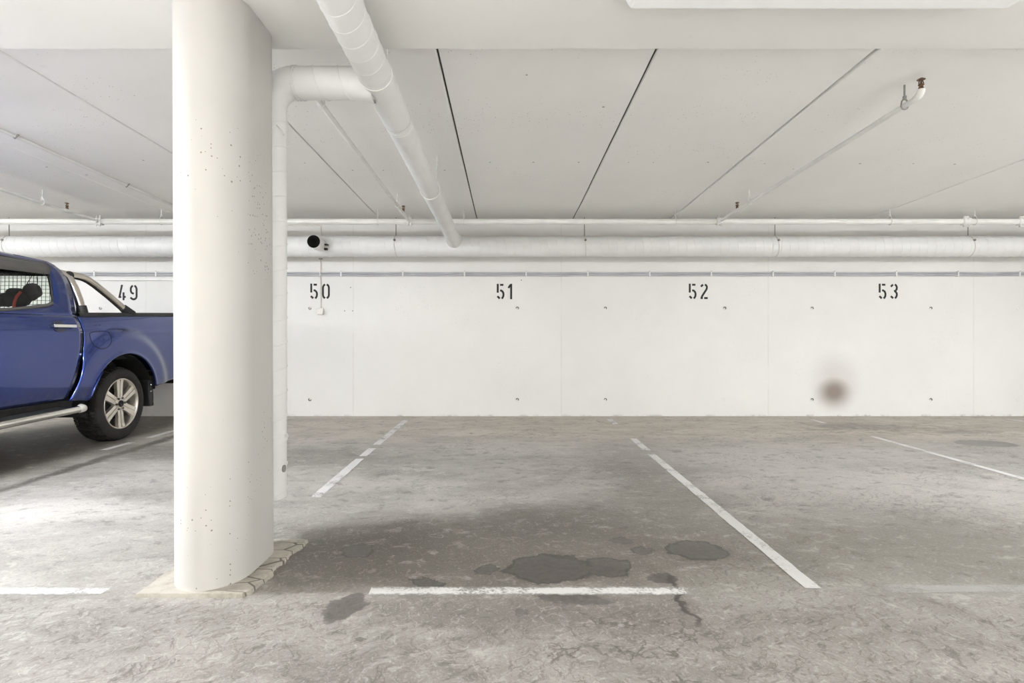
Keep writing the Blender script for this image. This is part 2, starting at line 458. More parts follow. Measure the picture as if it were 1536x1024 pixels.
# tie holes left by the formwork, two rows along the back wall
wx = lambda px: (px-762)*YB/F_PX
wz = lambda py: HC + (504-py)*YB/F_PX
for row, ys in ((462, (151, 465, 597, 776, 908, 1087, 1218, 1396, 1527)), (599, (465, 597, 776, 908, 1086, 1218, 1396, 1527))):
    for px in ys:
        faint = px in (597, 1527) or (px in (1086,) and row == 599)
        r = .024
        m = MB()
        m.lathe([(r, 0), (r*.92, -.004), (r*.62, -.004), (r*.5, -.001), (r*.3, -.0012)], (wx(px), YB, wz(row)), 'y', 20)
        m.disc((wx(px), YB-.0012, wz(row)), r*.3, 'y', 20)
        h = obj('tie_hole', m, M_wall if faint else M_room, wall)
        if not faint:
            m = MB()
            a0 = 2.2 if px < 762 else -.9
            pts = [(wx(px)+r*.60*math.cos(a0+t*.30), YB-.004, wz(row)+r*.60*math.sin(a0+t*.30)) for t in range(15)]
            m.tube(pts, .0058, 6)
            obj('hole_rim', m, M_trim if px > 700 or row == 599 else M_rod, h)
for px, py in ((517, 466), (529, 466), (526, 431), (782, 420)):
    obj('drill_hole', MB().disc((wx(px), YB-.001, wz(py)), .008, 'y', 10), M_rod, wall)

# ------------------------------------------------------------------ column
cy0, cy1, ca, cb0, cb1, cxm = 2.44, 2.615, .1525, .19, .165, -1.2525
ring = []
for i in range(48):
    a = PI + PI*i/47
    ring.append((cxm + ca*math.cos(a), cy0 + cb0*math.sin(a)))
for i in range(48):
    a = PI*i/47
    ring.append((cxm + ca*math.cos(a), cy1 + cb1*math.sin(a)))
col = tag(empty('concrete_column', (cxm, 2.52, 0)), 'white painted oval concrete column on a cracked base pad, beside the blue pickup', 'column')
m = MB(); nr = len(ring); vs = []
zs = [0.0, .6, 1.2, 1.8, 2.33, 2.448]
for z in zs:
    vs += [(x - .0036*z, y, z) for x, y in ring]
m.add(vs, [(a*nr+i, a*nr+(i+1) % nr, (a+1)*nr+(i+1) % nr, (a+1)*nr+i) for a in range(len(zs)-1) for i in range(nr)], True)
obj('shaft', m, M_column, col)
# base pad with a ragged broken edge
pad = [(-1.475, 2.228), (-1.30, 2.232), (-1.15, 2.23), (-1.05, 2.232), (-1.028, 2.26), (-1.022, 2.36), (-1.012, 2.44), (-1.03, 2.455), (-1.028, 2.53), (-1.01, 2.56), (-1.025, 2.66), (-1.005, 2.72), (-1.0, 2.83), (-1.05, 2.845), (-1.2, 2.84), (-1.47, 2.82), (-1.485, 2.6), (-1.478, 2.4)]
m = MB(); P = []
random.seed(5)
for i in range(len(pad)):
    a, b = pad[i], pad[(i+1) % len(pad)]
    for t in range(5):
        j = .004 if t else 0
        P.append((a[0]+(b[0]-a[0])*t/5+random.uniform(-j, j), a[1]+(b[1]-a[1])*t/5+random.uniform(-j, j)))
npd = len(P)
vs = [(x, y, 0.0) for x, y in P] + [(x + .004*(-1 if x > cxm else 1), y + .003*(-1 if y > 2.5 else 1), .016) for x, y in P]
m.add(vs, [(i, (i+1) % npd, npd+(i+1) % npd, npd+i) for i in range(npd)] + [tuple(range(npd, 2*npd))])
k = N('pale cracked screed'); p = k.n('TexCoord').outputs['Object']
nz = k.noise(p, 9, 6, .7).outputs['Fac']
c = k.mix(k.ramp(nz, .4, .7), (.43, .405, .35), (.29, .268, .225))
c = k.mix(k.math('MULTIPLY', k.ramp(k.noise(p, 16, 6, .75).outputs['Fac'], .60, .68), .8), c, (.10, .085, .07))
wv = k.mapv(p, scale=(4.0, 10.0, 1))
vo = k.n('TexVoronoi', {'Vector': wv, 'Scale': 1.0}, feature='DISTANCE_TO_EDGE').outputs['Distance']
c = k.mix(k.math('MULTIPLY', k.math('MULTIPLY', k.ramp(vo, .01, .035, 1.0, 0.0), k.ramp(k.n('SeparateXYZ', {0: p}).outputs[0], .08, .16)), .8), c, (.06, .05, .04))
k.principled(Base_Color=c, Roughness=.75, Normal=k.bump(nz, .4, .01))
obj('base_pad', m, k.m, col)

# ------------------------------------------------------------------ lamps
def luminaire(cx, y0, y1, mat, label, group='long lamps under the beam'):
    t = tag(empty('ceiling_light', (cx, (y0+y1)/2, 2.36)), label, 'ceiling light', group)
    x0, x1 = cx-.77, cx+.77
    obj('housing', MB().box((x0-.035, y0-.03, 2.425), (x1+.035, y1+.03, 2.448)), M_housing, t, bevel=.006)
    obj('diffuser', MB().frustum((x0, y0, 2.362), (x1, y1, 2.425), .022), mat, t, bevel=.02, seg=4)
    return t
luminaire(1.265, 2.08, 2.305, M_lampdim, 'long white trough lamp on the beam above stalls 51 and 52')
luminaire(-3.8, 2.05, 2.23, M_lamp, 'lit long lamp on the beam beside the concrete column, above stall 50')
luminaire(-7.4, 2.05, 2.23, M_lamp, 'lit long lamp on the beam beyond the blue pickup')
luminaire(5.5, 2.05, 2.23, M_lamp, 'lit long lamp on the beam above stall 53')

for cx, lab in ((-8.4, 'added unseen fill lamp under the slab beyond the pickup'),):  # added lamp out of view, brightens the bay
    t = tag(empty('ceiling_light', (cx, 4.6, 2.40)), lab, 'ceiling light')
    obj('housing', MB().box((cx-.12, 3.8, 2.49), (cx+.12, 5.4, 2.53)), M_housing, t, bevel=.006)
    obj('diffuser', MB().frustum((cx-.09, 3.83, 2.40), (cx+.09, 5.37, 2.49), .02), M_bayfill, t, bevel=.02)
def fill_lamp(cx, cy, label):
    """added down-facing fill trough, unseen; skirts hide its panel from low angles"""
    t = tag(empty('ceiling_light', (cx, cy, 2.5)), label, 'ceiling light', 'added fill lamps over the driving aisle')
    m = MB().box((cx-.78, cy-.2, 2.40), (cx-.76, cy+.2, 2.615)).box((cx+.76, cy-.2, 2.40), (cx+.78, cy+.2, 2.615))
    m.box((cx-.76, cy-.2, 2.40), (cx+.76, cy-.18, 2.615)).box((cx-.76, cy+.18, 2.40), (cx+.76, cy+.2, 2.615))
    obj('trough', m, M_housing, t)
    obj('panel', MB().add([(cx-.76, cy-.18, 2.56), (cx-.76, cy+.18, 2.56), (cx+.76, cy+.18, 2.56), (cx+.76, cy-.18, 2.56)], [(0, 1, 2, 3)]), M_fill, t)
for cx in (-6.3, -2.55, 1.2, 4.95, 8.7):  # made-up rows whose bounce off the floor brightens the ceiling
    for cy, w_ in ((-3.1, 'along its middle'), (-6.6, 'over the stalls across')):
        fill_lamp(cx, cy, 'added unseen fill lamp over the driving aisle, '+w_)

# ------------------------------------------------------------------ ducts
dzy = lambda y: 2.346 - .0305*(y-2.2)                  # ceiling duct axis height
DX, DR = -.656, .082
wallY, wallZ, wallR = 7.0, HC + (504-369.6)*7.0/F_PX, .128
duct = tag(empty('wall_duct', (0, wallY, wallZ-wallR)), 'wide white spiral ventilation duct running along the back wall above the numbers', 'duct')
m = MB().tube([(X0+.02, wallY, wallZ), (X1-.02, wallY, wallZ)], wallR, 40)
m.helix((X0+.1, wallY, wallZ), (X1-.1, wallY, wallZ), wallR, .105, .0050, .0045, 30)
for px in (1170, 637):
    x = (px-762)*wallY/F_PX
    m.tube([(x-.03, wallY, wallZ), (x+.03, wallY, wallZ)], wallR+.0025, 40)
obj('duct_tube', m, M_duct, duct)
sx = -2.293
szc = HC + (504-362)*6.66/F_PX
stub = MB()
stub.lathe([(.082, .30), (.082, .0), (.078, -.004), (.076, .0)], (sx, 6.66, szc), 'y', 36)
stub.lathe([(.088, .33), (.09, .25), (.084, .245)], (sx, 6.66, szc-.004), 'y', 36)
st_o = obj('open_stub', stub, M_duct, duct)
obj('stub_inside', MB().lathe([(.0765, -.002), (.076, .2), (.0, .2)], (sx, 6.66, szc), 'y', 36), M_dark, st_o)
for b in (((sx+.078, 6.80, szc-.02), (sx+.115, 6.86, szc-.004)), ((sx+.07, 6.82, szc-.075), (sx+.105, 6.86, szc-.05))):
    obj('damper_lever', MB().box(*b), M_black, st_o)

cd = tag(empty('ceiling_duct', (DX, 4.0, 2.1)), 'round white duct under the ceiling, running from the beam to the wall duct', 'duct')
a0, a1, a2 = (DX, 1.0, dzy(1.0)), (DX, 3.32, dzy(3.32)), (DX, 6.97, dzy(6.97))
m = MB().tube([a0, a1], DR, 40)
m.helix(a0, (DX, 2.78, dzy(2.78)), DR, .115, .0032, .0026, 34)
obj('duct_tube', m, M_duct, cd)
m = MB().tube([(DX, 3.3, dzy(3.3)), a2], DR-.004, 40)
m.helix((DX, 3.5, dzy(3.5)), (DX, 6.85, dzy(6.85)), DR-.004, .115, .003, .0020, 30)
obj('duct_tube', m, M_duct, cd)
m = MB()
for y in (3.34, 3.375, 3.405):
    m.tube([(DX, y-.006, dzy(y-.006)), (DX, y+.006, dzy(y+.006))], DR-.001, 40)
obj('coupling', m, M_duct, cd)
obj('seam_gap', MB().tube([(DX, 3.319, dzy(3.319)), (DX, 3.3215, dzy(3.3215))], DR+.0002, 40), M_rod, cd)
m = MB().lathe([(DR-.004, -.16), (DR+.006, -.06), (DR+.02, .0)], (DX, 6.9, dzy(6.9)), 'y', 36)
obj('saddle', m, M_duct, cd)

BY = 2.885; BZ = dzy(BY)
VX = -1.217
bd = tag(empty('drop_duct', (VX, BY, .21)), 'white duct branch bending down behind the concrete column and ending above the floor', 'duct')
m = MB().tube([(DX-.02, BY, BZ), (VX+.13, BY, BZ)], DR-.001, 40)
m.helix((DX-.12, BY, BZ), (VX+.15, BY, BZ), DR-.001, .125, .0032, .0046, 34)
obj('branch', m, M_duct, bd)
obj('saddle', MB().lathe([(DR+.012, .06), (DR+.003, -.02), (DR-.002, -.05)], (DX-.09, BY, BZ), 'x', 36), M_duct, bd)
m = MB()
pts = []
for i in range(13):
    a = PI/2*i/12
    pts.append((VX+.13-.13*math.sin(a), BY, BZ-.13+.13*math.cos(a)))
m.tube(pts, DR, 40, False)
for p_ in ((VX+.13, BY, BZ), ):
    m.tube([(p_[0]-.004, BY, BZ), (p_[0]+.004, BY, BZ)], DR+.003, 40)
    m.tube([(p_[0]+.012, BY, BZ), (p_[0]+.018, BY, BZ)], DR+.003, 40)
obj('elbow', m, M_duct, bd)
m = MB().tube([(VX, BY, BZ-.13), (VX, BY, .212)], DR, 40, False)
m.helix((VX, BY, BZ-.2), (VX, BY, .23), DR, .125, .0032, .0046, 34)
m.lathe([(DR, .0), (DR-.003, .0), (DR-.003, .3)], (VX, BY, .212), 'z', 40)
obj('down_pipe', m, M_duct, bd)
for z_, nm in ((.52, 'pipe_strap'),):
    m = MB().lathe([(DR+.001, 0), (DR+.003, .002), (DR+.003, .012), (DR+.001, .014)], (VX, BY, z_), 'z', 40)
    m.box((VX+DR*.9, BY-.02, z_), (VX+DR+.016, BY-.005, z_+.014))
    obj(nm, m, M_duct, bd)
obj('inspection_cap', MB().lathe([(.018, .0), (.018, .008), (.012, .01), (.0, .01)], (VX+DR-.005, BY-.02, .363), 'x', 20), M_rod, bd)
obj('bracket_hook', MB().tube([(VX+.06, BY-.06, 2.09), (VX+.075, BY-.06, 2.075), (VX+.09, BY-.05, 2.06), (VX+.098, BY-.05, 2.05), (VX+.085, BY-.05, 2.043)], .0028, 8), M_rodw, bd)

# duct hangers: rod from the slab, strap round the duct
def wall_hanger(px, label):
    x = (px-762)*6.9/F_PX
    t = tag(empty('duct_hanger', (x, wallY, wallZ)), label, 'hanger', 'hangers of the wall duct')
    obj('rod', MB().tube([(x, wallY-.02, 2.499), (x, wallY-.02, wallZ+wallR)], .006, 8), M_rod, t)
    pts = [(x+.035*math.sin(a)*0+.02*(a-PI/2)/2, wallY-(wallR+.004)*math.sin(a)*1.0, wallZ+(wallR+.004)*math.cos(a)) for a in [PI*i/16 for i in range(17)]]
    obj('strap', MB().tube(pts, .0045, 6), M_rodw, t)
    obj('bolt', MB().lathe([(.014, 0), (.014, -.02), (.0, -.022)], (x+.0, wallY-wallR*.86, wallZ+.06), 'y', 8), M_rod, t)
for px, lab in ((592, 'thin hanger of the wall duct between stall number 50 and the ceiling duct'), (878, 'thin hanger of the wall duct between stall numbers 51 and 52'),
                (1167, 'thin hanger of the wall duct between stall numbers 52 and 53'), (1460, 'thin hanger of the wall duct beyond stall number 53'), (5, 'thin hanger of the wall duct above the blue pickup')):
    wall_hanger(px, lab)
for y, lab in ((2.93, 'thin rod holding the ceiling duct just past the beam'), (4.75, 'thin rod holding the ceiling duct midway to the wall')):
    x = DX + DR*.72
    if y < 3: y = 2.788
    t = tag(empty('duct_hanger', (x, y, dzy(y))), lab, 'hanger', 'hangers of the ceiling duct')
    obj('rod', MB().tube([(x, y, ceil_z(y)), (x, y, dzy(y)+DR*.70)], .0045, 8), M_rodw, t)
    pts = [(DX+(DR+.002)*math.sin(a), y, dzy(y)+(DR+.002)*math.cos(a)) for a in [2*PI*i/32 for i in range(33)]]
    obj('strap', MB().tube(pts, .003, 6), M_duct, t)

# ------------------------------------------------------------------ sprinkler pipes
PY, PZ, PR = 6.55, HC + (504-332.2)*6.55/F_PX, .033
main = tag(empty('sprinkler_pipe', (0, PY, PZ)), 'white sprinkler main pipe running under the ceiling parallel to the wall duct', 'pipe')
obj('pipe', MB().tube([(X0+.02, PY, PZ), (X1-.02, PY, PZ)], PR, 24), M_pipe, main)
m = MB()
for px in (1449, 1533):
    x = (px-762)*PY/F_PX
    m.lathe([(PR, -.05), (PR+.012, -.045), (PR+.012, -.012), (PR+.004, -.008), (PR+.004, .008), (PR+.012, .012), (PR+.012, .045), (PR, .05)], (x, PY, PZ), 'x', 24)
    obj('pipe_coupling', m, M_pipe, main); m = MB()
    for z0 in (PZ+PR+.008, PZ-PR-.03):
        obj('coupling_bolt', MB().box((x-.03, PY-.012, z0), (x+.03, PY+.012, z0+.022)), M_rodw, main)

def sprinkler(name, x, y, zpipe, r, par):
    """upright sprinkler head with its frame and deflector"""
    z = zpipe + r
    h = obj(name, MB().lathe([(.014, -.01), (.014, .012), (.011, .014), (.011, .022), (.016, .024), (.016, .030), (.006, .034), (.004, .05)], (x, y, z), 'z', 14), M_brass, par)
    m = MB().tube([(x-.013, y, z+.028), (x-.014, y, z+.04), (x-.004, y, z+.058)], .003, 6).tube([(x+.013, y, z+.028), (x+.014, y, z+.04), (x+.004, y, z+.058)], .003, 6)
    obj('frame', m, M_brass, h)
    m = MB().lathe([(.0, .063), (.008, .062), (.021, .056), (.023, .058), (.010, .066), (.0, .067)], (x, y, z), 'z', 18)
    obj('deflector', m, M_brass, h)
def hanger(x, y, zp, r, label, zt=None, mat=M_rodw, sway=0.0, axis='y'):
    """rod and pear shaped ring round a pipe"""
    zt = ceil_z(y) if zt is None else zt
    t = tag(empty('pipe_hanger', (x, y, zp)), label, 'hanger', 'sprinkler pipe hangers')
    obj('rod', MB().tube([(x, y, zt), (x, y, zp+r+.028)], .0055, 8), mat, t)
    pts = []
    for i in range(25):
        a = 2*PI*i/24
        rr = r + .0052 + .020*max(0, math.cos(a))**4
        p, q = rr*math.sin(a), rr*math.cos(a)
        pts.append((x+p, y, zp+q) if axis == 'y' else (x, y+p, zp+q))
    obj('ring', MB().tube(pts[:-1], .0045, 6, closed=True), mat, t)
    obj('nut', MB().lathe([(.010, .022), (.012, .028), (.012, .042), (.008, .046)], (x, y, zp+r), 'z', 6, False), mat, t)
    return t
def pz(y): return PZ + .0 + .0305*(PY-y)
def branch(px_main, y_end, label, elbow=True, heads=(), hangs=(), r=.0165, dz=0.018):
    x = (px_main-762)*PY/F_PX
    t = tag(empty('sprinkler_branch', (x, PY, PZ)), label, 'pipe')
    zz = lambda y: pz(y) + dz
    if elbow:
        pts = [(x, PY, PZ+dz)] + [(x, y_end+.05, zz(y_end+.05))]
        for i in range(1, 9):
            a = PI/2*i/8
            pts.append((x, y_end+.05-.05*math.sin(a), zz(y_end)+.032-.032*math.cos(a)))
        rr = [r, r] + [r+.003]*8
        obj('pipe', MB().tube(pts, rr, 16), M_pipe, t)
        obj('elbow', MB().tube([pts[1]] + pts[2:] + [(x, y_end, zz(y_end)+.036)], r+.004, 18), M_pipe, t)
        sprinkler('sprinkler_head', x, y_end, zz(y_end)+.020, r, t)
    else:
        obj('pipe', MB().tube([(x, PY, PZ+dz), (x, y_end, zz(y_end))], r, 16), M_pipe, t)
    for y in heads:
        obj('tee_fitting', MB().lathe([(r, -.05), (r+.006, -.045), (r+.006, .045), (r, .05)], (x, y, zz(y)), 'y', 16), M_pipe, t)
        sprinkler('sprinkler_head', x, y, zz(y)+.006, r, t)
    # outlet clamp on the main
    m = MB().lathe([(PR+.009, -.03), (PR+.012, -.026), (PR+.012, .026), (PR+.009, .03)], (x, PY, PZ), 'x', 24)
    m.tube([(x, PY-.02, PZ+dz*.8), (x, PY-.085, PZ+dz)], r+.008, 16)
    clamp = obj('outlet_clamp', m, M_pipe, t)
    m = MB().tube([(x-.02, PY-.03, PZ+PR+.03), (x-.02, PY-.03, PZ-PR-.03)], .006, 8).tube([(x+.02, PY-.03, PZ+PR+.03), (x+.02, PY-.03, PZ-PR-.03)], .006, 8)
    obj('clamp_bolt', m, M_rodw, clamp)
    for y, lab, mat in hangs:
        hanger(x, y, zz(y), r, lab, mat=mat)
    return t
branch(1078, 3.34, 'thin sprinkler branch pipe ending in an upturned head above stall 52', True, (6.02,),
       ((3.48, 'grey rod and ring hanger beside the upturned sprinkler head', M_rod), (5.72, 'small ring hanger on the sprinkler branch above number 52', M_rodw)), dz=-.004)
branch(614, 3.32, 'thin sprinkler branch pipe between the ceiling duct and the column', False, (6.18,),
       ((5.85, 'small ring hanger on the sprinkler branch beside the ceiling duct', M_rodw), (3.46, 'small ring hanger under the drop duct branch', M_rodw)), dz=0.0)
branch(150, 3.6, 'thin sprinkler branch pipe above the blue pickup bed, near the main pipe', False, (6.06,),
       ((5.74, 'small ring hanger on the sprinkler branch above the blue pickup', M_rodw),), dz=0.0)
# thin conduit clipped to the slab above the truck
cx_ = -3.73
t = tag(empty('ceiling_conduit', (cx_, 4.5, ceil_z(4.5)-.02)), 'long thin conduit clipped flat to the ceiling above the blue pickup', 'conduit')
obj('pipe', MB().tube([(cx_, 2.79, ceil_z(2.79)-.02), (cx_, 6.5, ceil_z(6.5)-.02)], .0135, 12), M_pipe, t)
for y in (4.27, 5.52):
    obj('saddle_clip', MB().tube([(cx_-.03, y, ceil_z(y)-.007), (cx_-.016, y, ceil_z(y)-.02), (cx_, y, ceil_z(y)-.037), (cx_+.016, y, ceil_z(y)-.02), (cx_+.03, y, ceil_z(y)-.007)], .006, 6), M_rod, t)
for px, lab in ((242, 'white rod clamp of the sprinkler main close beside the column'), (567, 'white rod clamp of the sprinkler main above the wall duct stub'),
                (696, 'white rod clamp of the sprinkler main behind the ceiling duct'), (1013, 'white rod clamp of the sprinkler main near number 52'),
                (1335, 'white rod clamp of the sprinkler main above number 53'), (1462, 'white rod clamp of the sprinkler main beside its grooved coupling')):
    x = (px-762)*PY/F_PX
    hanger(x, PY, PZ, PR, lab, axis='z')

# ------------------------------------------------------------------ things on the back wall
cb = None
for i, (zc, lab) in enumerate(((1.854, 'upper of two grey cables clipped along the back wall'), (1.825, 'lower of two grey cables clipped along the back wall'))):
    clips = [236+92.2*j for j in range(-3, 16)]
    pts = []
    for j in range(-134, 168):
        x = j*.0745
        ph = (x - wx(236))/(92.2*YB/F_PX)
        sag = -.006*math.sin(PI*(ph % 1.0))*(.4+.6*abs(mnoise.noise(Vector((math.floor(ph)*3.1, i, 0)))))
        if X0+.05 < x < X1-.05: pts.append((x, YB-.018, wz(411)+(.0138-.0276*i)+sag))
    tag(obj('cable', MB().tube(pts, .0135, 10), M_cable, org=(0, YB, wz(411))), lab, 'cable', 'grey cables along the wall')
    globals()['cable_%d' % i] = pts
names = {0: 'white cable clip over the blue pickup, beside the cab', 1: 'white cable clip above and beside stall number 49', 2: 'white cable clip near the column'}
near = [(191, '49'), (480, '50'), (758, '51'), (1047, '52'), (1332, '53')]
for j in range(-1, 15):
    px = 236+92.2*j
    if 262 < px < 424 or px > 1534: continue
    x = wx(px)
    b = min(near, key=lambda q: abs(q[0]-px))
    d = int(abs(b[0]-px))
    side = 'before' if px < b[0] else 'past'
    m = MB().box((x-.009, YB-.038, wz(411)-.034), (x+.009, YB, wz(411)+.034))
    lab = 'small white cable clip %s stall number %s on the grey wall cable' % ('right above' if d < 30 else ('a short way '+side if d < 75 else 'well '+side), b[1])
    o = obj('cable_clip', m, M_clip, org=(x, YB, wz(411)), bevel=.004)
    tag(o, lab, 'cable clip', 'clips of the grey wall cables')
    obj('clip_nail', MB().lathe([(.006, .0), (.006, -.006), (.0, -.007)], (x, YB-.03, wz(411)+.034), 'y', 8), M_rod, o)
# second conduit on the wall beside the truck
tag(obj('wall_conduit', MB().box((X0+.05, YB-.03, wz(421)), (wx(330), YB, wz(418.3))), M_pipe, bevel=.005), 'beige trunking on the wall under the grey cables, behind the pickup', 'trunking')

# light switch with its cable
swx, swz = wx(481.5), wz(467)
t = tag(empty('light_switch', (swx, YB, swz)), 'small white surface switch box under stall number 50 with its thin cable', 'switch')
obj('switch_box', MB().box((swx-.040, YB-.045, swz-.042), (swx+.040, YB, swz+.040)), M_plastic, t, bevel=.008)
obj('rocker', MB().box((swx-.018, YB-.052, swz-.022), (swx+.018, YB-.044, swz+.022)), M_plastic, t, bevel=.003)
obj('cable', MB().tube([(wx(300), YB-.008, wz(338.2)), (swx-.02, YB-.008, wz(338.2)), (swx-.004, YB-.008, wz(339)), (swx, YB-.008, wz(341)), (swx, YB-.008, wz(405)), (swx, YB-.045, wz(406.5)), (swx, YB-.045, wz(416)), (swx, YB-.008, wz(417.5)), (swx, YB-.008, swz+.03)], .0065, 8), M_plastic, t)
obj('cable_saddle', MB().box((swx-.022, YB-.02, wz(389)), (swx+.022, YB, wz(387.6))), M_rod, t)
obj('cable_gland', MB().lathe([(.012, .035), (.012, .06), (.008, .065)], (swx, YB-.01, swz), 'z', 10), M_plastic, t)

# stencilled stall numbers
def stroke(m, pts, w, y):
    P = [Vector((a, b)) for a, b in pts]; n = len(P); L = []; R = []
    for i in range(n):
        t = (P[min(i+1, n-1)] - P[max(i-1, 0)]).normalized(); nn = Vector((-t.y, t.x))
        s_ = 1.0
        if 0 < i < n-1:
            a = (P[i]-P[i-1]).normalized(); b = (P[i+1]-P[i]).normalized()
            s_ = min(1.5, 1/max(.3, math.sqrt(max(0.05, (1+a.dot(b))/2))))
        L.append(P[i]+nn*w/2*s_); R.append(P[i]-nn*w/2*s_)
    vs = [(p.x, y, p.y) for p in L] + [(p.x, y, p.y) for p in R]
    m.add(vs, [(i, n+i, n+i+1, i+1) for i in range(n-1)])
DIG = {
 '5': [[(.062, 0), (.062, .58)], [(.21, .07), (.43, .07)], [(.21, .435), (.29, .44), (.37, .50), (.425, .60), (.437, .70), (.42, .82), (.37, .91), (.32, .965)], [(.03, .815), (.11, .87), (.185, .965)]],
 '1': [[(.035, .28), (.075, .19), (.135, .11), (.2, .05)], [(.205, 0), (.205, 1)]],
 '0': [[(.205, .05), (.125, .11), (.08, .19), (.066, .28), (.066, .72), (.08, .81), (.125, .89), (.205, .95)], [(.31, .05), (.39, .11), (.435, .19), (.449, .28), (.449, .72), (.435, .81), (.39, .89), (.31, .95)]],
 '2': [[(.045, .20), (.11, .125), (.185, .06)], [(.305, .05), (.385, .11), (.43, .2), (.43, .28), (.40, .38), (.14, .78), (.085, .90), (.075, .995)], [(.08, .935), (.17, .935)], [(.25, .935), (.49, .935)]],
 '3': [[(.045, .20), (.11, .125), (.185, .06)], [(.30, .05), (.385, .12), (.43, .23), (.42, .36), (.35, .46), (.25, .495)], [(.29, .49), (.36, .54), (.42, .63), (.43, .74), (.39, .86), (.31, .955)], [(.03, .815), (.11, .87), (.185, .955)]],
 '4': [[(.245, 0), (.155, .42), (.065, .845)], [(.03, .795), (.2, .795)], [(.345, .49), (.345, 1)], [(.39, .785), (.49, .785)]],
 '9': [[(.205, .05), (.125, .12), (.08, .21), (.07, .31), (.08, .43), (.14, .53), (.27, .58)], [(.31, .05), (.39, .12), (.44, .22), (.45, .32), (.45, .76), (.42, .86), (.34, .93), (.25, .945), (.15, .91), (.05, .82)]],
}
def number(d0, x0, d1, x1, top, label):
    t = tag(empty('painted_number', (wx((x0+x1)/2+6), YB, wz(top+12))), label, 'number')
    for d, px in ((d0, x0), (d1, x1)):
        m = MB(); h = 23.1*YB/F_PX
        for i, st_ in enumerate(DIG[d]):
            stroke(m, [(wx(px)+a*h, wz(top)-b*h) for a, b in st_], .128*h, YB-.0012-.0004*i)
        obj('digit', m, M_num, t)
number('4', 177.5, '9', 194.6, 427, 'black stencilled 49 on the white wall behind the pickup bed')
number('5', 465.5, '0', 483.0, 425.2, 'black stencilled 50 on the white wall, crossed by the switch cable')
number('5', 745.2, '1', 762.0, 425.5, 'black stencilled 51 on the white wall under the ceiling duct end')
number('5', 1033.2, '2', 1050.3, 425.3, 'black stencilled 52 on the white wall')
number('5', 1318.0, '3', 1335.2, 425.3, 'black stencilled 53 on the white wall above the soot mark')

# ------------------------------------------------------------------ painted floor lines
def line(segs, label, mat, w=.068):
    t = None
    if len(segs) > 1:
        t = tag(empty('parking_line', (segs[0][0], segs[0][1], 0)), label, 'parking line')
    for (x0, y0, x1, y1) in segs:
        m = MB()
        d = Vector((x1-x0, y1-y0)); L = d.length; d /= L; q = Vector((-d.y, d.x))*w/2
        n = max(2, int(L/.06)); vs = []
        for i in range(n+1):
            c = Vector((x0, y0)) + d*L*i/n
            j = .0025
            vs += [(c.x+q.x+random.uniform(-j, j), c.y+q.y+random.uniform(-j, j), .0025), (c.x-q.x+random.uniform(-j, j), c.y-q.y+random.uniform(-j, j), .0025)]
        m.add(vs, [(2*i, 2*i+1, 2*i+3, 2*i+2) for i in range(n)])
        if t: obj('painted_dash', m, mat, t)
        else: tag(obj('parking_line', m, mat, org=(x0, y0, 0)), label, 'parking line')
line([(-1.255, 6.96, -1.25, 5.36), (-1.25, 5.2, -1.248, 4.86), (-1.248, 4.76, -1.235, 3.62)], 'broken white stall line between stalls 50 and 51', M_line)
line([(1.262, 7.02, 1.262, 6.62), (1.262, 5.70, 1.256, 5.10), (1.256, 4.96, 1.25, 2.312)], 'long worn white stall line between stalls 51 and 52', M_line)
line([(3.76, 7.02, 3.76, 6.70), (3.755, 5.82, 3.72, 2.4)], 'long white stall line between stalls 52 and 53', M_line, .06)
line([(-3.66, 6.9, -3.65, 5.74), (-3.66, 5.5, -3.67, 5.12)], 'broken white stall line beside the pickup wheel', M_line)
line([(6.24, 7.05, 6.24, 4.6)], 'white stall line beyond stall 53', M_line)
line([(-.56, 2.285, .72, 2.295)], 'white cross line at the front of stall 51', M_spray, .085)
line([(1.55, 2.302, 3.4, 2.315)], 'faded white cross line at the front of stall 52', M_spray2, .085)
line([(-3.4, 2.287, -1.63, 2.287)], 'bright white cross line at the front of stall 50', M_spray, .08)
#TRUCK-BEGIN
# ------------------------------------------------------------------ blue pickup
TXC = -4.75                                            # centre plane of the truck
HWT = [(.28, .85), (.40, .882), (.48, .895), (.60, .912), (.80, .922), (1.0, .915), (1.1, .902), (1.2, .882), (1.3, .842), (1.4, .806), (1.5, .778), (1.585, .744), (1.652, .705), (1.69, .676), (1.716, .635), (1.73, .58), (1.76, .40)]
def interp(T, x):
    if x <= T[0][0]: return T[0][1]
    for i in range(len(T)-1):
        if x <= T[i+1][0]:
            x0, a = T[i]; x1, b = T[i+1]
            t = (x-x0)/(x1-x0)
            ma = (T[i+1][1]-T[i-1][1])/(T[i+1][0]-T[i-1][0]) if i > 0 else (b-a)/(x1-x0)
            mb_ = (T[i+2][1]-a)/(T[i+2][0]-x0) if i+2 < len(T) else (b-a)/(x1-x0)
            h = x1-x0
            return (2*t**3-3*t**2+1)*a + (t**3-2*t**2+t)*h*ma + (-2*t**3+3*t**2)*b + (t**3-t**2)*h*mb_
    return T[-1][1]
def sstep(a, b, x):
    t = max(0, min(1, (x-a)/(b-a))); return t*t*(3-2*t)
WR, WF, WZ, AR = 5.635, 2.54, .362, .50
def hw(y, z, flare=0.0, wc=WR):
    v = interp(HWT, z)
    v -= .05*sstep(2.6, 1.7, y)**2 * 1.4               # nose tapers in
    if flare:
        d = math.hypot(y-wc, z-WZ)
        v += flare*(1-sstep(.64, .78, d)) + .010*(1-sstep(.50, .535, d))
    # crisp waist line
    v += .006*math.exp(-((z-1.075)/.022)**2) if y > 2.9 else 0
    return v
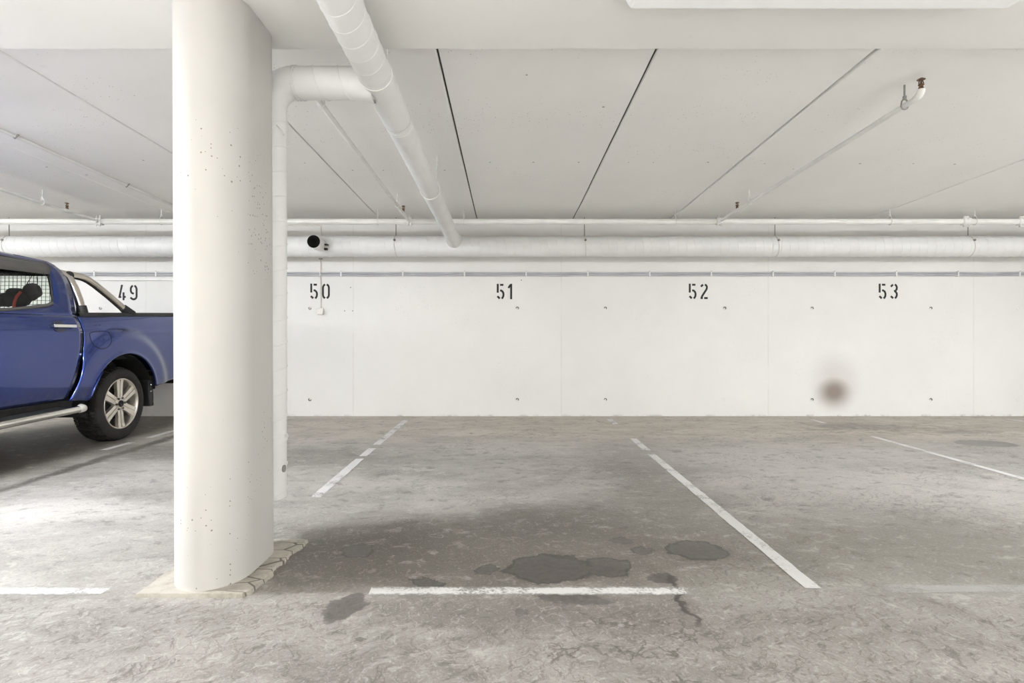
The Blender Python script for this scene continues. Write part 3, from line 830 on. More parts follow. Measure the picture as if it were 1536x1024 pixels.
REAR = [(.44, 4.90), (.481, 4.93), (.559, 4.970), (.65, 5.01), (.73, 5.038), (.844, 5.065), (.97, 5.095), (1.097, 5.098), (1.15, 5.088), (1.2115, 5.07), (1.3, 5.10), (1.4, 5.122), (1.5, 5.12), (1.585, 5.105), (1.652, 5.072), (1.69, 5.015), (1.71, 4.94)]
def yrear(z): return interp(REAR, z)
def poly_at(pts, t):
    L = [0]
    for a, b in zip(pts, pts[1:]): L.append(L[-1]+math.hypot(b[0]-a[0], b[1]-a[1]))
    d = t*L[-1]
    for i in range(len(pts)-1):
        if d <= L[i+1] or i == len(pts)-2:
            u = (d-L[i])/max(1e-9, L[i+1]-L[i])
            return (pts[i][0]+(pts[i+1][0]-pts[i][0])*u, pts[i][1]+(pts[i+1][1]-pts[i][1])*u)
def coons(bot, top, lef, rig, nu, nv):
    """grid of (y,z) points between four boundary curves"""
    c00, c10, c01, c11 = bot(0), bot(1), top(0), top(1); G = []
    for j in range(nv+1):
        v = j/nv; row = []
        for i in range(nu+1):
            u = i/nu
            b, t, l, r = bot(u), top(u), lef(v), rig(v)
            row.append(tuple((1-v)*b[k]+v*t[k]+(1-u)*l[k]+u*r[k]-((1-u)*(1-v)*c00[k]+u*(1-v)*c10[k]+(1-u)*v*c01[k]+u*v*c11[k]) for k in (0, 1)))
        G.append(row)
    return G
def side_grid(m, G, s, **kw):
    vs = [(TXC + s*hw(y, z, **kw), y, z) for row in G for y, z in row]
    nu = len(G[0])
    fs = []
    for j in range(len(G)-1):
        for i in range(nu-1):
            f = (j*nu+i, j*nu+i+1, (j+1)*nu+i+1, (j+1)*nu+i)
            fs.append(f if s > 0 else f[::-1])
    m.add(vs, fs, True)
def star(pts, c, ang):
    """distance along a ray from c to a closed polygon"""
    dx, dy = math.cos(ang), math.sin(ang); best = None
    for a, b in zip(pts, pts[1:]+pts[:1]):
        ex, ey = b[0]-a[0], b[1]-a[1]
        den = dx*ey-dy*ex
        if abs(den) < 1e-12: continue
        t = ((a[0]-c[0])*ey-(a[1]-c[1])*ex)/den
        u = ((a[0]-c[0])*dy-(a[1]-c[1])*dx)/den
        if t > 0 and -1e-9 <= u <= 1+1e-9 and (best is None or t < best): best = t
    return (c[0]+dx*best, c[1]+dy*best)
def ring_pts(outer, inner, c, n=72, extra=()):
    A = sorted([2*PI*i/n for i in range(n)] + [math.atan2(p[1]-c[1], p[0]-c[0]) % (2*PI) for p in list(outer)+list(inner)])
    return [star(outer, c, a) for a in A], [star(inner, c, a) for a in A]
def ring_side(m, outer, inner, c, s, steps=3):
    O, I = ring_pts(outer, inner, c); n = len(O); vs = []
    for k in range(steps+1):
        for o_, i_ in zip(O, I):
            y = o_[0]+(i_[0]-o_[0])*k/steps; z = o_[1]+(i_[1]-o_[1])*k/steps
            vs.append((TXC+s*hw(y, z), y, z))
    fs = []
    for k in range(steps):
        for i in range(n):
            f = (k*n+i, k*n+(i+1) % n, (k+1)*n+(i+1) % n, (k+1)*n+i)
            fs.append(f if s > 0 else f[::-1])
    m.add(vs, fs, True)
    return I
def pane(m, I, s, off=-.012):
    n = len(I); cy = sum(p[0] for p in I)/n; cz = sum(p[1] for p in I)/n
    vs = []
    for k in (0, .35, .7, 1):
        for y, z in I:
            yy, zz = y+(cy-y)*k*.999, z+(cz-z)*k*.999
            vs.append((TXC+s*(hw(yy, zz)+off), yy, zz))
    fs = []
    for k in range(3):
        for i in range(n):
            f = (k*n+i, k*n+(i+1) % n, (k+1)*n+(i+1) % n, (k+1)*n+i)
            fs.append(f if s > 0 else f[::-1])
    m.add(vs, fs, True)
def loop_side(m, pts, s, r, off=0.0, closed=True, **kw):
    m.tube([(TXC+s*(hw(y, z, **kw)+off), y, z) for y, z in pts], r, 6, closed=closed)

def car_paint():
    k = N('blue metallic car paint'); p = k.pos()
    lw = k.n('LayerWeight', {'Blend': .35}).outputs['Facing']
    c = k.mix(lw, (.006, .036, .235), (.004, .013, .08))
    sep = k.n('SeparateXYZ', {0: p})
    # road dirt low on the doors
    d = k.math('MULTIPLY', k.ramp(sep.outputs[2], .66, .46), k.ramp(k.noise(p, 24, 6, .72).outputs['Fac'], .45, .68))
    c = k.mix(k.math('MULTIPLY', d, .45), c, (.16, .14, .12))
    dust = k.ramp(k.noise(p, 3, 5, .6).outputs['Fac'], .4, .8, .0, .035)
    c = k.mix(dust, c, (.30, .27, .26))
    k.principled(Base_Color=c, Metallic=.6, Roughness=.24, Coat_Weight=1.0, Coat_Roughness=.035, Specular_IOR_Level=.5)
    return k.m
M_blue = car_paint()
M_cupshade = plain('handle recess shade', (.004, .010, .05), .25, .3, coat=1.0)
M_tyre = plain('tyre rubber', (.020, .018, .0165), .78, var=.25, scale=12, bump=.25)
M_alloy = plain('alloy wheel', (.72, .68, .61), .28, .85, var=.05)
M_chrome = plain('chrome', (.80, .78, .74), .12, 1.0, var=.02)
M_steel = plain('brushed bar', (.66, .61, .54), .22, .95, var=.03)
M_seat = plain('dark seat cloth', (.03, .028, .027), .9, var=.2)
M_under = plain('underbody black', (.012, .011, .010), .85, var=.3)
M_lens = plain('red lens', (.35, .01, .012), .15)
M_clear = plain('headlamp lens', (.6, .6, .6), .08, .3)
M_red = plain('red strap', (.55, .05, .03), .7)
def glass(name, tint, refl=.05):
    k = N(name)
    tr = k.n('BsdfTransparent', {'Color': (*tint, 1)})
    gl = k.n('BsdfGlossy', {'Color': (1, 1, 1, 1), 'Roughness': .02})
    fr = k.n('Fresnel', {'IOR': 1.45}).outputs[0]
    mx = k.n('MixShader', {0: k.math('MULTIPLY', fr, .9)})
    k.t.links.new(tr.outputs[0], mx.inputs[1]); k.t.links.new(gl.outputs[0], mx.inputs[2])
    k.t.links.new(mx.outputs[0], k.out.inputs[0])
    return k.m
M_glass = glass('window glass', (.86, .90, .87))
M_smoke = glass('smoked deflector', (.16, .14, .12))

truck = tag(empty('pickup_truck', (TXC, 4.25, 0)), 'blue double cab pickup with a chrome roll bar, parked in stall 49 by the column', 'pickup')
T_ = lambda name, m, mat, par=truck, **kw: obj(name, m, mat, par, **kw)

# --- beds, fenders, doors, both sides
def bed_bottom(u):
    if u < .10: return (4.955+(5.135-4.955)*u/.10, .468-.02*u/.10)
    if u < .80:
        a = math.radians(170.5-(170.5-15.0)*(u-.10)/.70)
        return (WR+AR*math.cos(a), WZ+AR*math.sin(a))
    t = (u-.80)/.20
    return (WR+AR*math.cos(math.radians(15))+t*(6.85-6.118), .4914+t*(.59-.4914))
bed_left = lambda v: (yrear(.468+(1.213-.468)*v)+.016, .468+(1.213-.468)*v)
bl0 = bed_left(0)
def bb(u):
    y, z = bed_bottom(u)
    if u < .10: y = bl0[0]+(5.135-bl0[0])*u/.10
    return (y, z)
railz = lambda y: 1.213+(y-5.086)*.039
bed_top = lambda u: (bed_left(1)[0]+(6.86-bed_left(1)[0])*u, railz(bed_left(1)[0]+(6.86-bed_left(1)[0])*u))
bed_right = lambda v: (6.85+.01*v, .59+(railz(6.86)-.59)*v)
def fend_bottom(u):
    if u < .30: return (1.80+(2.05-1.80)*u/.30, .50-.03*u/.30)
    if u < .85:
        a = math.radians(168-(168-12)*(u-.30)/.55)
        return (WF+AR*math.cos(a), WZ+AR*math.sin(a))
    t = (u-.85)/.15
    e = (WF+AR*math.cos(math.radians(12)), WZ+AR*math.sin(math.radians(12)))
    return (e[0]+(2.922-e[0])*t, e[1]+(.46-e[1])*t) if e[0] < 2.9 else (3.03+.0*t, e[1])
win_rear = [(4.04, 1.236), (4.334, 1.239), (4.60, 1.272), (4.80, 1.303), (4.855, 1.325), (4.885, 1.37), (4.905, 1.48), (4.925, 1.60), (4.915, 1.64), (4.88, 1.658), (4.52, 1.675), (4.06, 1.677)]
win_front = [(3.10, 1.226), (3.90, 1.232), (3.90, 1.672), (3.58, 1.655)]
handle = None
for s in (1, -1):
    m = MB(); side_grid(m, coons(bb, bed_top, bed_left, bed_right, 96, 34), s, flare=.034)
    bed = T_('bed_side', m, M_blue, solid=.014)
    # rail cap
    m = MB(); n = 20
    for i in range(n):
        y0 = 5.10+(6.86-5.10)*i/n; y1 = 5.10+(6.86-5.10)*(i+1)/n
        vs = []
        for y in (y0, y1):
            z = railz(y); o = hw(y, z)
            for dx, dz_ in ((.004, -.004), (.004, .022), (-.012, .034), (-.085, .034), (-.085, -.01)):
                vs.append((TXC+s*(o+dx), y, z+dz_))
        fs = [(a, a+1, a+6, a+5) if s < 0 else (a, a+5, a+6, a+1) for a in range(4)]
        m.add(vs, fs, True)
    T_('bed_rail_cap', m, M_black)
    # fuel flap on the near side only
    if s > 0:
        fl = [(5.185, 1.075), (5.40, 1.085), (5.432, 1.06), (5.42, .985), (5.37, .935), (5.30, .912), (5.24, .925), (5.205, .96), (5.18, 1.03)]
        for _ in range(3):                              # round the corners
            fl = [q for a, b in zip(fl, fl[1:]+fl[:1]) for q in ((a[0]*.75+b[0]*.25, a[1]*.75+b[1]*.25), (a[0]*.25+b[0]*.75, a[1]*.25+b[1]*.75))]
        fp = fl
        m = MB(); loop_side(m, fp, s, .0028, .0005, flare=.034)
        T_('fuel_flap', m, M_under, bed)
    # front fender
    fz = lambda u: 1.02+.13*sstep(0, 1, u)
    m = MB(); side_grid(m, coons(fend_bottom, lambda u: (1.80+(3.052-1.80)*u, fz(u)), lambda v: (1.80, .50+(1.02-.50)*v), lambda v: (fend_bottom(1)[0]+(3.052-fend_bottom(1)[0])*v, fend_bottom(1)[1]+(1.15-fend_bottom(1)[1])*v), 60, 20), s, flare=.03, wc=WF)
    T_('front_fender', m, M_blue, solid=.014)
    # doors: lower skin plus window frame in one panel
    for name, y0, y1, outer, inner, cen in (
        ('rear_door', 3.972, None, [(3.972, 1.2115), (5.066, 1.2115)] + [(yrear(z)-.004, z) for z in (1.25, 1.3, 1.35, 1.4, 1.45, 1.5, 1.55, 1.6, 1.64, 1.67, 1.69, 1.705)] + [(4.75, 1.716), (4.45, 1.719), (3.972, 1.720)], win_rear, (4.48, 1.46)),
        ('front_door', 3.06, 3.964, [(3.06, 1.2115), (3.964, 1.2115), (3.964, 1.720), (3.52, 1.706), (3.30, 1.50), (3.04, 1.24)], win_front, (3.62, 1.45))):
        m = MB()
        zb, zt = .481, 1.2115
        lef = (lambda v, y0=y0: (y0, zb+(zt-zb)*v))
        rig = (lambda v: (yrear(zb+(zt-zb)*v)-.004, zb+(zt-zb)*v)) if y1 is None else (lambda v, y1=y1: (y1, zb+(zt-zb)*v))
        bot = lambda u, l=lef(0), r=rig(0): (l[0]+(r[0]-l[0])*u, zb-.012*(1-u))
        lef2 = lambda v, f=lef: (f(v)[0], f(v)[1]-.012*(1-v))
        top = lambda u, l=lef(1), r=rig(1): (l[0]+(r[0]-l[0])*u, zt)
        side_grid(m, coons(bot, top, lef2, rig, 24, 30), s)
        I = ring_side(m, outer, inner, cen, s)
        door = T_(name, m, M_blue, solid=.022)
        m = MB(); pane(m, I, s)
        T_('window_pane', m, M_glass, door)
        m = MB(); loop_side(m, I, s, .009, -.004)
        T_('window_seal', m, M_black, door)
        m = MB(); belt = [p for p in inner if p[1] < 1.34]
        loop_side(m, [(p[0], p[1]-.006) for p in belt], s, .011, .001, closed=False)
        T_('belt_moulding', m, M_trim, door)
        ya, yb = (4.757, 5.005) if name == 'rear_door' else (3.66, 3.91)
        hz = 1.122
        m = MB(); vs = []
        for i in range(25):
            a = 2*PI*i/24; vs.append((ya+.085+.075*math.cos(a), hz-.005+.052*math.sin(a)))
        G = [[(ya+.085+(p[0]-ya-.085)*q, hz-.005+(p[1]-hz+.005)*q) for p in vs] for q in (1, .6, .05)]
        side_pts = [(TXC+s*(hw(y, z)+(.002 if r_ == 0 else .0035)), y, z) for r_, row in enumerate(G) for y, z in row]
        nn = 25
        m.add(side_pts, [((j*nn+i, j*nn+i+1, (j+1)*nn+i+1, (j+1)*nn+i) if s > 0 else (j*nn+i, (j+1)*nn+i, (j+1)*nn+i+1, j*nn+i+1)) for j in range(2) for i in range(nn-1)], True)
        T_('cup_shade', m, M_cupshade, door)  # flat dark disc standing in for shade in the handle recess
        m = MB(); o = TXC+s*(hw(4.8, hz))
        m.box((min(o+s*.012, o+s*.034), ya, hz-.014), (max(o+s*.012, o+s*.034), yb, hz+.014))
        m.box((min(o-s*.01, o+s*.02), ya+.012, hz-.010), (max(o-s*.01, o+s*.02), ya+.03, hz+.010))
        m.box((min(o-s*.01, o+s*.02), yb-.03, hz-.010), (max(o-s*.01, o+s*.02), yb-.012, hz+.010))
        tag(T_('door_handle', m, M_chrome, door, bevel=.006, seg=3), 'chrome handle')
    # smoked wind deflector over the rear side window
    m = MB(); vs = []
    for i in range(17):
        t = i/16; y = 4.0+.955*t; zt_ = 1.688-.012*t*t; zb_ = 1.552+.02*t + (.06*sstep(.93, 1, t))
        for q in (0, .3, .65, 1.0):
            z = zt_+(zb_-zt_)*q
            vs.append((TXC+s*(hw(y, z)+.004+.022*q), y, z))
    m.add(vs, [((i*4+j, i*4+j+1, i*4+j+5, i*4+j+4) if s > 0 else (i*4+j, i*4+j+4, i*4+j+5, i*4+j+1)) for i in range(16) for j in range(3)], True)
    T_('wind_deflector', m, M_trim, solid=.004)
    # sill and side step
    m = MB()
    m.add([(TXC+s*hw(3, z), y, z) for y in (3.0, 4.99) for z in (.40, .47)] + [(TXC+s*(hw(3, .40)-.2), y, .38) for y in (3.0, 4.99)], [(0, 1, 3, 2), (0, 2, 5, 4)])
    T_('sill', m, M_under, solid=.01)
    m = MB(); xo = TXC+s*1.0
    m.tube([(xo, 2.95, .345), (xo, 4.93, .395)], [.031, .031], 20)
    st_ = tag(T_('side_step', m, M_chrome), 'chrome tube step')
    m = MB().tube([(xo, 4.925, .3949), (xo, 4.945, .3954), (xo-s*.008, 4.99, .3975), (xo-s*.05, 5.02, .405)], [.032, .034, .034, .028], 18)
    T_('step_end_cap', m, M_plastic, st_)
    m = MB()
    m.add([(xo+s*.012, 3.05, .378), (xo-s*.12, 3.05, .385), (xo-s*.12, 4.82, .430), (xo+s*.012, 4.82, .4235), (xo+s*.012, 3.05, .37), (xo-s*.12, 3.05, .365), (xo-s*.12, 4.82, .408), (xo+s*.012, 4.82, .415)], [(0, 1, 2, 3), (4, 7, 6, 5), (0, 3, 7, 4), (1, 5, 6, 2), (0, 4, 5, 1), (3, 2, 6, 7)])
    T_('step_pad', m, M_black, st_)
    for y in (3.2, 3.95, 4.7):
        z = .345+(y-2.95)*.05/1.98
        T_('step_bracket', MB().tube([(xo, y, z), (xo-s*.16, y, z+.0), (xo-s*.30, y, z+.08)], .018, 8), M_under, st_)
    # wheel arch liner and mud flap
    for wc in (WR, WF):
        m = MB(); vs = []
        for i in range(25):
            a = math.radians(-8+196*i/24)
            for x in (.90, .60):
                vs.append((TXC+s*x, wc+(AR-.004)*math.cos(a), WZ+(AR-.004)*math.sin(a)))
        m.add(vs, [(2*i, 2*i+1, 2*i+3, 2*i+2) for i in range(24)], True)
        vs = [(TXC+s*.60, wc+AR*math.cos(math.radians(-8+196*i/24)), WZ+AR*math.sin(math.radians(-8+196*i/24))) for i in range(25)]
        m.add(vs, [tuple(range(25))])
        T_('arch_liner', m, M_under)
    m = MB(); vs = []
    for (y, z) in ((6.135, .56), (6.13, .48), (6.135, .38), (6.15, .28)):
        vs += [(TXC+s*.895, y, z), (TXC+s*.62, y, z), (TXC+s*.895, y-.07, z), (TXC+s*.62, y-.07, z)]
    m.add(vs, [f for i in range(3) for b in [4*i] for f in ((b, b+1, b+5, b+4), (b+2, b+6, b+7, b+3), (b, b+4, b+6, b+2), (b+1, b+3, b+7, b+5))] + [(12, 13, 15, 14), (0, 2, 3, 1)])
    flap = T_('mud_flap', m, M_black, bevel=.008)
    for z in (.51, .44):
        T_('flap_bolt', MB().lathe([(.009, -.004), (.009, .004), (.0, .006)], (TXC+s*.897, 6.095, z), 'x', 10), M_steel, flap)
    # wheels
    for wc in (WR, WF):
        xw = TXC+s*.905
        L = lambda prof: [(r, s*h) for r, h in prof]
        m = MB().lathe(L([(.248, -.018), (.256, -.004), (.27, 0), (.30, .003), (.325, -.002), (.345, -.018), (.350, -.04), (.352, -.06), (.352, -.125), (.352, -.195), (.350, -.215), (.335, -.245), (.30, -.255), (.25, -.24)]), (xw, wc, WZ), 'x', 72)
        nb = 66
        for k_ in range(nb):                            # tread blocks
            for h0, h1, ph in ((-.018, -.058, 0), (-.066, -.122, .5), (-.130, -.188, 0), (-.196, -.236, .5)):
                a = 2*PI*(k_+ph)/nb; b = a+2*PI/nb*.66; vs = []
                for an in (a, b):
                    for h in (h0, h1):
                        for r in (.335 if h in (-.018, -.236) else .352, .352 if h in (-.018, -.236) else .3645):
                            vs.append((xw+s*h, wc+r*math.cos(an), WZ+r*math.sin(an)))
                m.add(vs, [(0, 1, 3, 2), (4, 6, 7, 5), (1, 5, 7, 3), (0, 4, 5, 1), (2, 3, 7, 6)])
        wheel = T_('wheel', m, M_tyre)
        m = MB().lathe(L([(.253, -.016), (.25, -.006), (.243, -.004), (.238, -.012), (.234, -.03), (.226, -.06), (.215, -.10), (.212, -.20), (.225, -.23)]), (xw, wc, WZ), 'x', 64)
        for j in range(6):                              # six split spokes
            a = PI/2+.05+j*PI/3
            ca_, sa = math.cos(a), math.sin(a)
            def P(r, w, h): return (xw+s*h, wc+r*ca_-w*sa, WZ+r*sa+w*ca_)
            for w0, w1, w2, w3 in ((-.037, -.006, -.044, -.008), (.006, .037, .008, .044)):
                vs = []
                for r, a_, b_, h in ((.045, w0, w1, -.026), (.12, w0*1.0, w1*1.0, -.022), (.2, w2, w3, -.020), (.240, w2*1.08, w3*1.08, -.014)):
                    vs += [P(r, a_, h), P(r, b_, h), P(r, b_+.004, h-.03), P(r, a_-.004, h-.03)]
                m.add(vs, [f for i in range(3) for b in [4*i] for f in ((b, b+1, b+5, b+4), (b+1, b+2, b+6, b+5), (b+2, b+3, b+7, b+6), (b+3, b, b+4, b+7))])
            vs = [P(.05, -.008, -.033), P(.05, .008, -.033), P(.238, .012, -.026), P(.238, -.012, -.026)]
            m.add(vs, [(0, 1, 2, 3)])
        m.lathe(L([(.072, -.05), (.072, -.03), (.062, -.022), (.04, -.020), (.0, -.020)]), (xw, wc, WZ), 'x', 32)
        T_('rim', m, M_alloy, wheel)
        m = MB().lathe(L([(.033, -.021), (.033, -.012), (.029, -.008), (.022, -.0085), (.021, -.011), (.0, -.0105)]), (xw, wc, WZ), 'x', 28)
        T_('hub_cap', m, M_black, wheel)
        for j in range(6):
            a = PI/2+.05+PI/6+j*PI/3
            T_('lug_nut', MB().lathe(L([(.011, -.03), (.011, -.012), (.006, -.009), (.0, -.009)]), (xw, wc+.058*math.cos(a), WZ+.058*math.sin(a)), 'x', 8), M_trim, wheel)
        T_('brake_drum', MB().lathe(L([(.15, -.14), (.15, -.085), (.14, -.075), (.0, -.075)]), (xw, wc, WZ), 'x', 36), M_under, wheel)
    # lamps
    o = TXC+s*.86
    T_('tail_lamp', MB().box((min(o, o-s*.13), 6.80, .92), (max(o, o-s*.13), 6.885, 1.24)), M_lens, bevel=.015)
    T_('head_lamp', MB().box((min(TXC+s*.42, TXC+s*.80), 1.70, .80), (max(TXC+s*.42, TXC+s*.80), 1.86, .96)), M_clear, bevel=.03)
    T_('door_mirror', MB().box((min(TXC+s*.93, TXC+s*1.10), 3.12, 1.20), (max(TXC+s*.93, TXC+s*1.10), 3.24, 1.36)).box((min(TXC+s*.86, TXC+s*.95), 3.15, 1.22), (max(TXC+s*.86, TXC+s*.95), 3.2, 1.26)), M_blue, bevel=.03)

# --- roof, cab back, glass, nose
def roof_pt(u, y):
    ze = 1.72 - .028*sstep(4.6, 5.02, y) - .012*sstep(3.75, 3.5, y)
    we = interp(HWT, ze)
    return (TXC+u*we, y, ze + (.055-.03*sstep(4.7, 5.02, y)-.02*sstep(3.8, 3.5, y))*(1-abs(u)**2.4))
m = MB(); ys = [3.50+1.515*i/24 for i in range(25)]; us = [-1+2*i/24 for i in range(25)]
m.add([roof_pt(u, y) for y in ys for u in us], [(a*25+i, a*25+i+1, (a+1)*25+i+1, (a+1)*25+i) for a in range(24) for i in range(24)], True)
T_('roof', m, M_blue, solid=.02)
# cab back wall with its window
outer = [(-.88, 1.20)] + [(-interp(HWT, z), z) for z in (1.25, 1.3, 1.4, 1.5, 1.585, 1.652, 1.69)] + [(-.3, 1.735), (.3, 1.735)] + [(interp(HWT, z), z) for z in (1.69, 1.652, 1.585, 1.5, 1.4, 1.3, 1.25)] + [(.88, 1.20)]
inner = [(-.66, 1.30), (-.62, 1.265), (.62, 1.265), (.66, 1.30), (.61, 1.57), (.57, 1.615), (-.57, 1.615), (-.61, 1.57)]
O, I = ring_pts(outer, inner, (0, 1.44)); n = len(O)
m = MB(); vs = []
for k_ in range(4):
    for a, b in zip(O, I):
        x = a[0]+(b[0]-a[0])*k_/3; z = a[1]+(b[1]-a[1])*k_/3
        vs.append((TXC+x, yrear(min(z, 1.70))-.006, z))
m.add(vs, [(k_*n+i, (k_+1)*n+i, (k_+1)*n+(i+1) % n, k_*n+(i+1) % n) for k_ in range(3) for i in range(n)], True)
m.box((TXC-.88, 5.03, .55), (TXC+.88, 5.062, 1.205))
back = T_('cab_back', m, M_blue)
vs = [(TXC+p[0], yrear(p[1])-.014, p[1]) for p in I]
T_('rear_window', MB().add(vs, [tuple(range(n))], True), M_glass, back)
T_('window_seal', MB().tube([(TXC+p[0], yrear(p[1])-.008, p[1]) for p in I], .011, 6, closed=True), M_black, back)
# cargo guard of welded wire behind the rear window
m = MB(); gy = 5.035
for i in range(37):
    x = TXC-.66+1.32*i/36
    m.tube([(x, gy, 1.25), (x, gy+.01, 1.62)], .0024, 5, False)
for i in range(12):
    z = 1.25+.0335*i
    m.tube([(TXC-.67, gy-.004, z), (TXC+.67, gy-.004, z)], .0024, 5, False)
T_('window_guard', m, M_under)
# windscreen and pillars
m = MB(); vs = []
for j in range(9):
    t = j/8
    for i in range(13):
        u = -1+i/6
        wd = .80+(.60-.80)*t
        vs.append((TXC+u*wd, 3.02+.50*t-.10*(1-u*u)*(1-t*.4), 1.19+.51*t+.03*(1-u*u)*t))
m.add(vs, [(j*13+i, j*13+i+1, (j+1)*13+i+1, (j+1)*13+i) for j in range(8) for i in range(12)], True)
T_('windscreen', m, M_glass)
for s in (1, -1):
    T_('windscreen_pillar', MB().tube([(TXC+s*.83, 2.99, 1.16), (TXC+s*.75, 3.22, 1.43), (TXC+s*.64, 3.53, 1.708)], .032, 10), M_blue)
m = MB(); vs = []
for j in range(13):
    y = 1.74+1.24*j/12
    for i in range(15):
        u = -1+i/7
        vs.append((TXC+u*.84, y-.06*(1-u*u)*(1 if j == 0 else 0), 1.02+.13*sstep(0, 1, j/12)+.045*(1-u**4)+.0*j - .05*sstep(.2, 0, j/12)))
m.add(vs, [(j*15+i, j*15+i+1, (j+1)*15+i+1, (j+1)*15+i) for j in range(12) for i in range(14)], True)
T_('hood', m, M_blue, solid=.015)
T_('front_bumper', MB().box((TXC-.80, 1.69, .42), (TXC+.80, 1.88, .80)), M_blue, bevel=.07, seg=4)
T_('grille', MB().box((TXC-.42, 1.68, .79), (TXC+.42, 1.74, 1.0)), M_black, bevel=.02)
T_('tailgate', MB().box((TXC-.73, 6.82, .62), (TXC+.73, 6.87, 1.275)), M_blue, bevel=.015)
T_('rear_bumper', MB().box((TXC-.86, 6.86, .46), (TXC+.86, 6.99, .62)), M_under, bevel=.03)
# bed liner, chassis, cab floor, axle
m = MB()
m.box((TXC-.80, 5.10, .80), (TXC+.80, 6.82, .84))
for s in (1, -1):
    m.box((min(TXC+s*.79, TXC+s*.74), 5.10, .84), (max(TXC+s*.79, TXC+s*.74), 6.82, 1.21))
m.box((TXC-.79, 5.10, .84), (TXC+.79, 5.13, 1.2))
T_('bed_liner', m, M_under)
m = MB()
for s in (1, -1):
    m.box((min(TXC+s*.40, TXC+s*.50), 1.9, .40), (max(TXC+s*.40, TXC+s*.50), 6.8, .56))
for y in (2.1, 3.3, 4.3, 5.2, 6.4):
    m.box((TXC-.42, y, .44), (TXC+.42, y+.1, .52))
T_('chassis_frame', m, M_under)
T_('cab_floor', MB().box((TXC-.80, 3.0, .46), (TXC+.80, 5.03, .60)).box((TXC-.84, 3.0, .46), (TXC-.80, 5.03, 1.19)).box((TXC+.80, 3.0, .46), (TXC+.84, 5.03, 1.19)), M_under)
T_('axle', MB().tube([(TXC-.70, WR, WZ), (TXC+.70, WR, WZ)], .045, 12).tube([(TXC-.14, WR, WZ), (TXC+.14, WR, WZ)], [.13, .13], 16), M_under)
T_('rear_seat', MB().box((TXC-.68, 4.35, .72), (TXC+.68, 4.82, .92)).box((TXC-.68, 4.74, .90), (TXC+.68, 4.98, 1.245)), M_seat, bevel=.05)
for s in (1, -1):
    T_('front_seat', MB().box((TXC+s*.36-.25, 3.35, .72), (TXC+s*.36+.25, 3.88, .92)).box((TXC+s*.36-.24, 3.80, .90), (TXC+s*.36+.24, 3.98, 1.36)), M_seat, bevel=.06)
# roll bar over the bed
hoop = [(.815, 5.212, 1.275), (.79, 5.205, 1.38), (.755, 5.198, 1.48), (.715, 5.192, 1.56), (.67, 5.19, 1.603), (.60, 5.19, 1.618), (.30, 5.19, 1.624)]
m = MB().tube([(TXC+x, y, z) for x, y, z in hoop] + [(TXC-x, y, z) for x, y, z in hoop[::-1]], .036, 16)
bar = tag(T_('roll_bar', m, M_steel), 'polished steel roll bar')
for s in (1, -1):
    m = MB().tube([(TXC+s*.69, 5.20, 1.60), (TXC+s*.69, 5.29, 1.601), (TXC+s*.69, 5.38, 1.594), (TXC+s*.695, 5.45, 1.575), (TXC+s*.71, 5.52, 1.536), (TXC+s*.755, 5.66, 1.43), (TXC+s*.815, 5.83, 1.285)], .034, 16)
    T_('rear_leg', m, M_steel, bar)
    T_('bar_joint', MB().tube([(TXC+s*.70, 5.19, 1.585), (TXC+s*.693, 5.225, 1.60)], .0385, 16), M_black, bar)
    T_('mounting_foot', MB().tube([(TXC+s*.82, 5.212, 1.24), (TXC+s*.812, 5.21, 1.315)], [.05, .041], 14), M_black, bar)
    T_('mounting_foot', MB().tube([(TXC+s*.83, 5.875, 1.255), (TXC+s*.80, 5.79, 1.325)], [.052, .040], 14), M_black, bar)

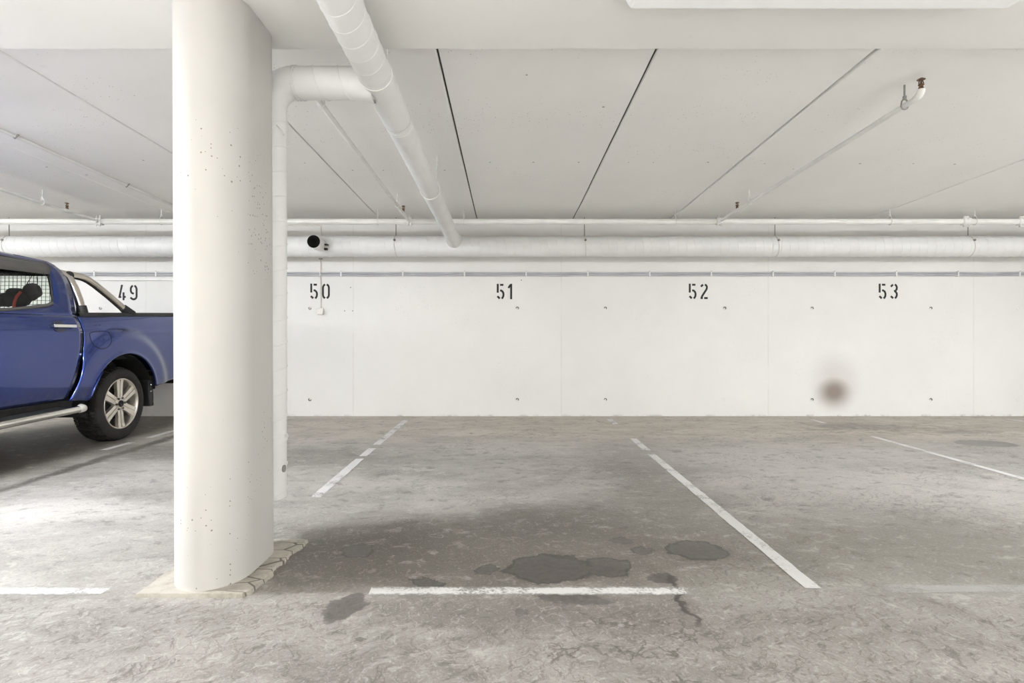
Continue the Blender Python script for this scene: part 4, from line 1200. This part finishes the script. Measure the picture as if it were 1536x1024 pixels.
# bag lying on the rear seat back, seen through the side window
def lump(m, c, r, seed, n=18):
    vs = []
    for i in range(n+1):
        th = PI*i/n
        for j in range(2*n):
            ph = PI*j/n
            d = Vector((math.sin(th)*math.cos(ph), math.sin(th)*math.sin(ph), math.cos(th)))
            q = 1+.22*mnoise.noise(d*1.7+Vector((seed, 0, 0)))+.10*mnoise.noise(d*4+Vector((0, seed, 0)))
            vs.append((c[0]+d.x*r[0]*q, c[1]+d.y*r[1]*q, c[2]+d.z*r[2]*q))
    m.add(vs, [(i*2*n+j, i*2*n+(j+1) % (2*n), (i+1)*2*n+(j+1) % (2*n), (i+1)*2*n+j) for i in range(n) for j in range(2*n)], True)
bag = tag(empty('bag', (-4.22, 4.84, 1.26)), 'dark lumpy bag with a red strap behind the pickup rear side window', 'bag')
m = MB(); lump(m, (-4.21, 4.85, 1.365), (.12, .07, .085), 2.0); lump(m, (-4.10, 4.86, 1.415), (.075, .05, .075), 5.0); lump(m, (-4.32, 4.86, 1.345), (.08, .06, .06), 9.0)
obj('bag_body', m, M_seat, bag)
m = MB().tube([(-4.17, 4.765, 1.27), (-4.165, 4.765, 1.32), (-4.155, 4.775, 1.37), (-4.14, 4.80, 1.41)], .011, 8)
tag(obj('strap', m, M_red, bag), 'red strap')
m = MB().tube([(-4.10, 4.83, 1.44), (-4.12, 4.84, 1.49), (-4.13, 4.9, 1.56)], .003, 6).tube([(-4.06, 4.83, 1.42), (-4.04, 4.85, 1.47), (-4.09, 4.9, 1.55)], .003, 6)
obj('cord', m, M_black, bag)
#TRUCK-END

# ------------------------------------------------------------------ camera and view
cam = bpy.data.cameras.new('camera'); co = bpy.data.objects.new('camera', cam)
COL.objects.link(co)
co.location = (0, 0, HC); co.rotation_euler = (PI/2, 0, 0)
cam.sensor_fit = 'HORIZONTAL'; cam.sensor_width = 36.0
cam.lens = 36.0*F_PX/1536
cam.shift_x = 6/1536; cam.shift_y = -8/1536
cam.clip_start = .05
S.camera = co
w = bpy.data.worlds.new('world'); S.world = w; w.use_nodes = True
w.node_tree.nodes['Background'].inputs[0].default_value = (.02, .02, .02, 1)
S.view_settings.view_transform = 'Standard'
S.view_settings.look = 'None'
S.view_settings.gamma = 1.0
S.view_settings.exposure = 0.52
S.view_settings.use_curve_mapping = False
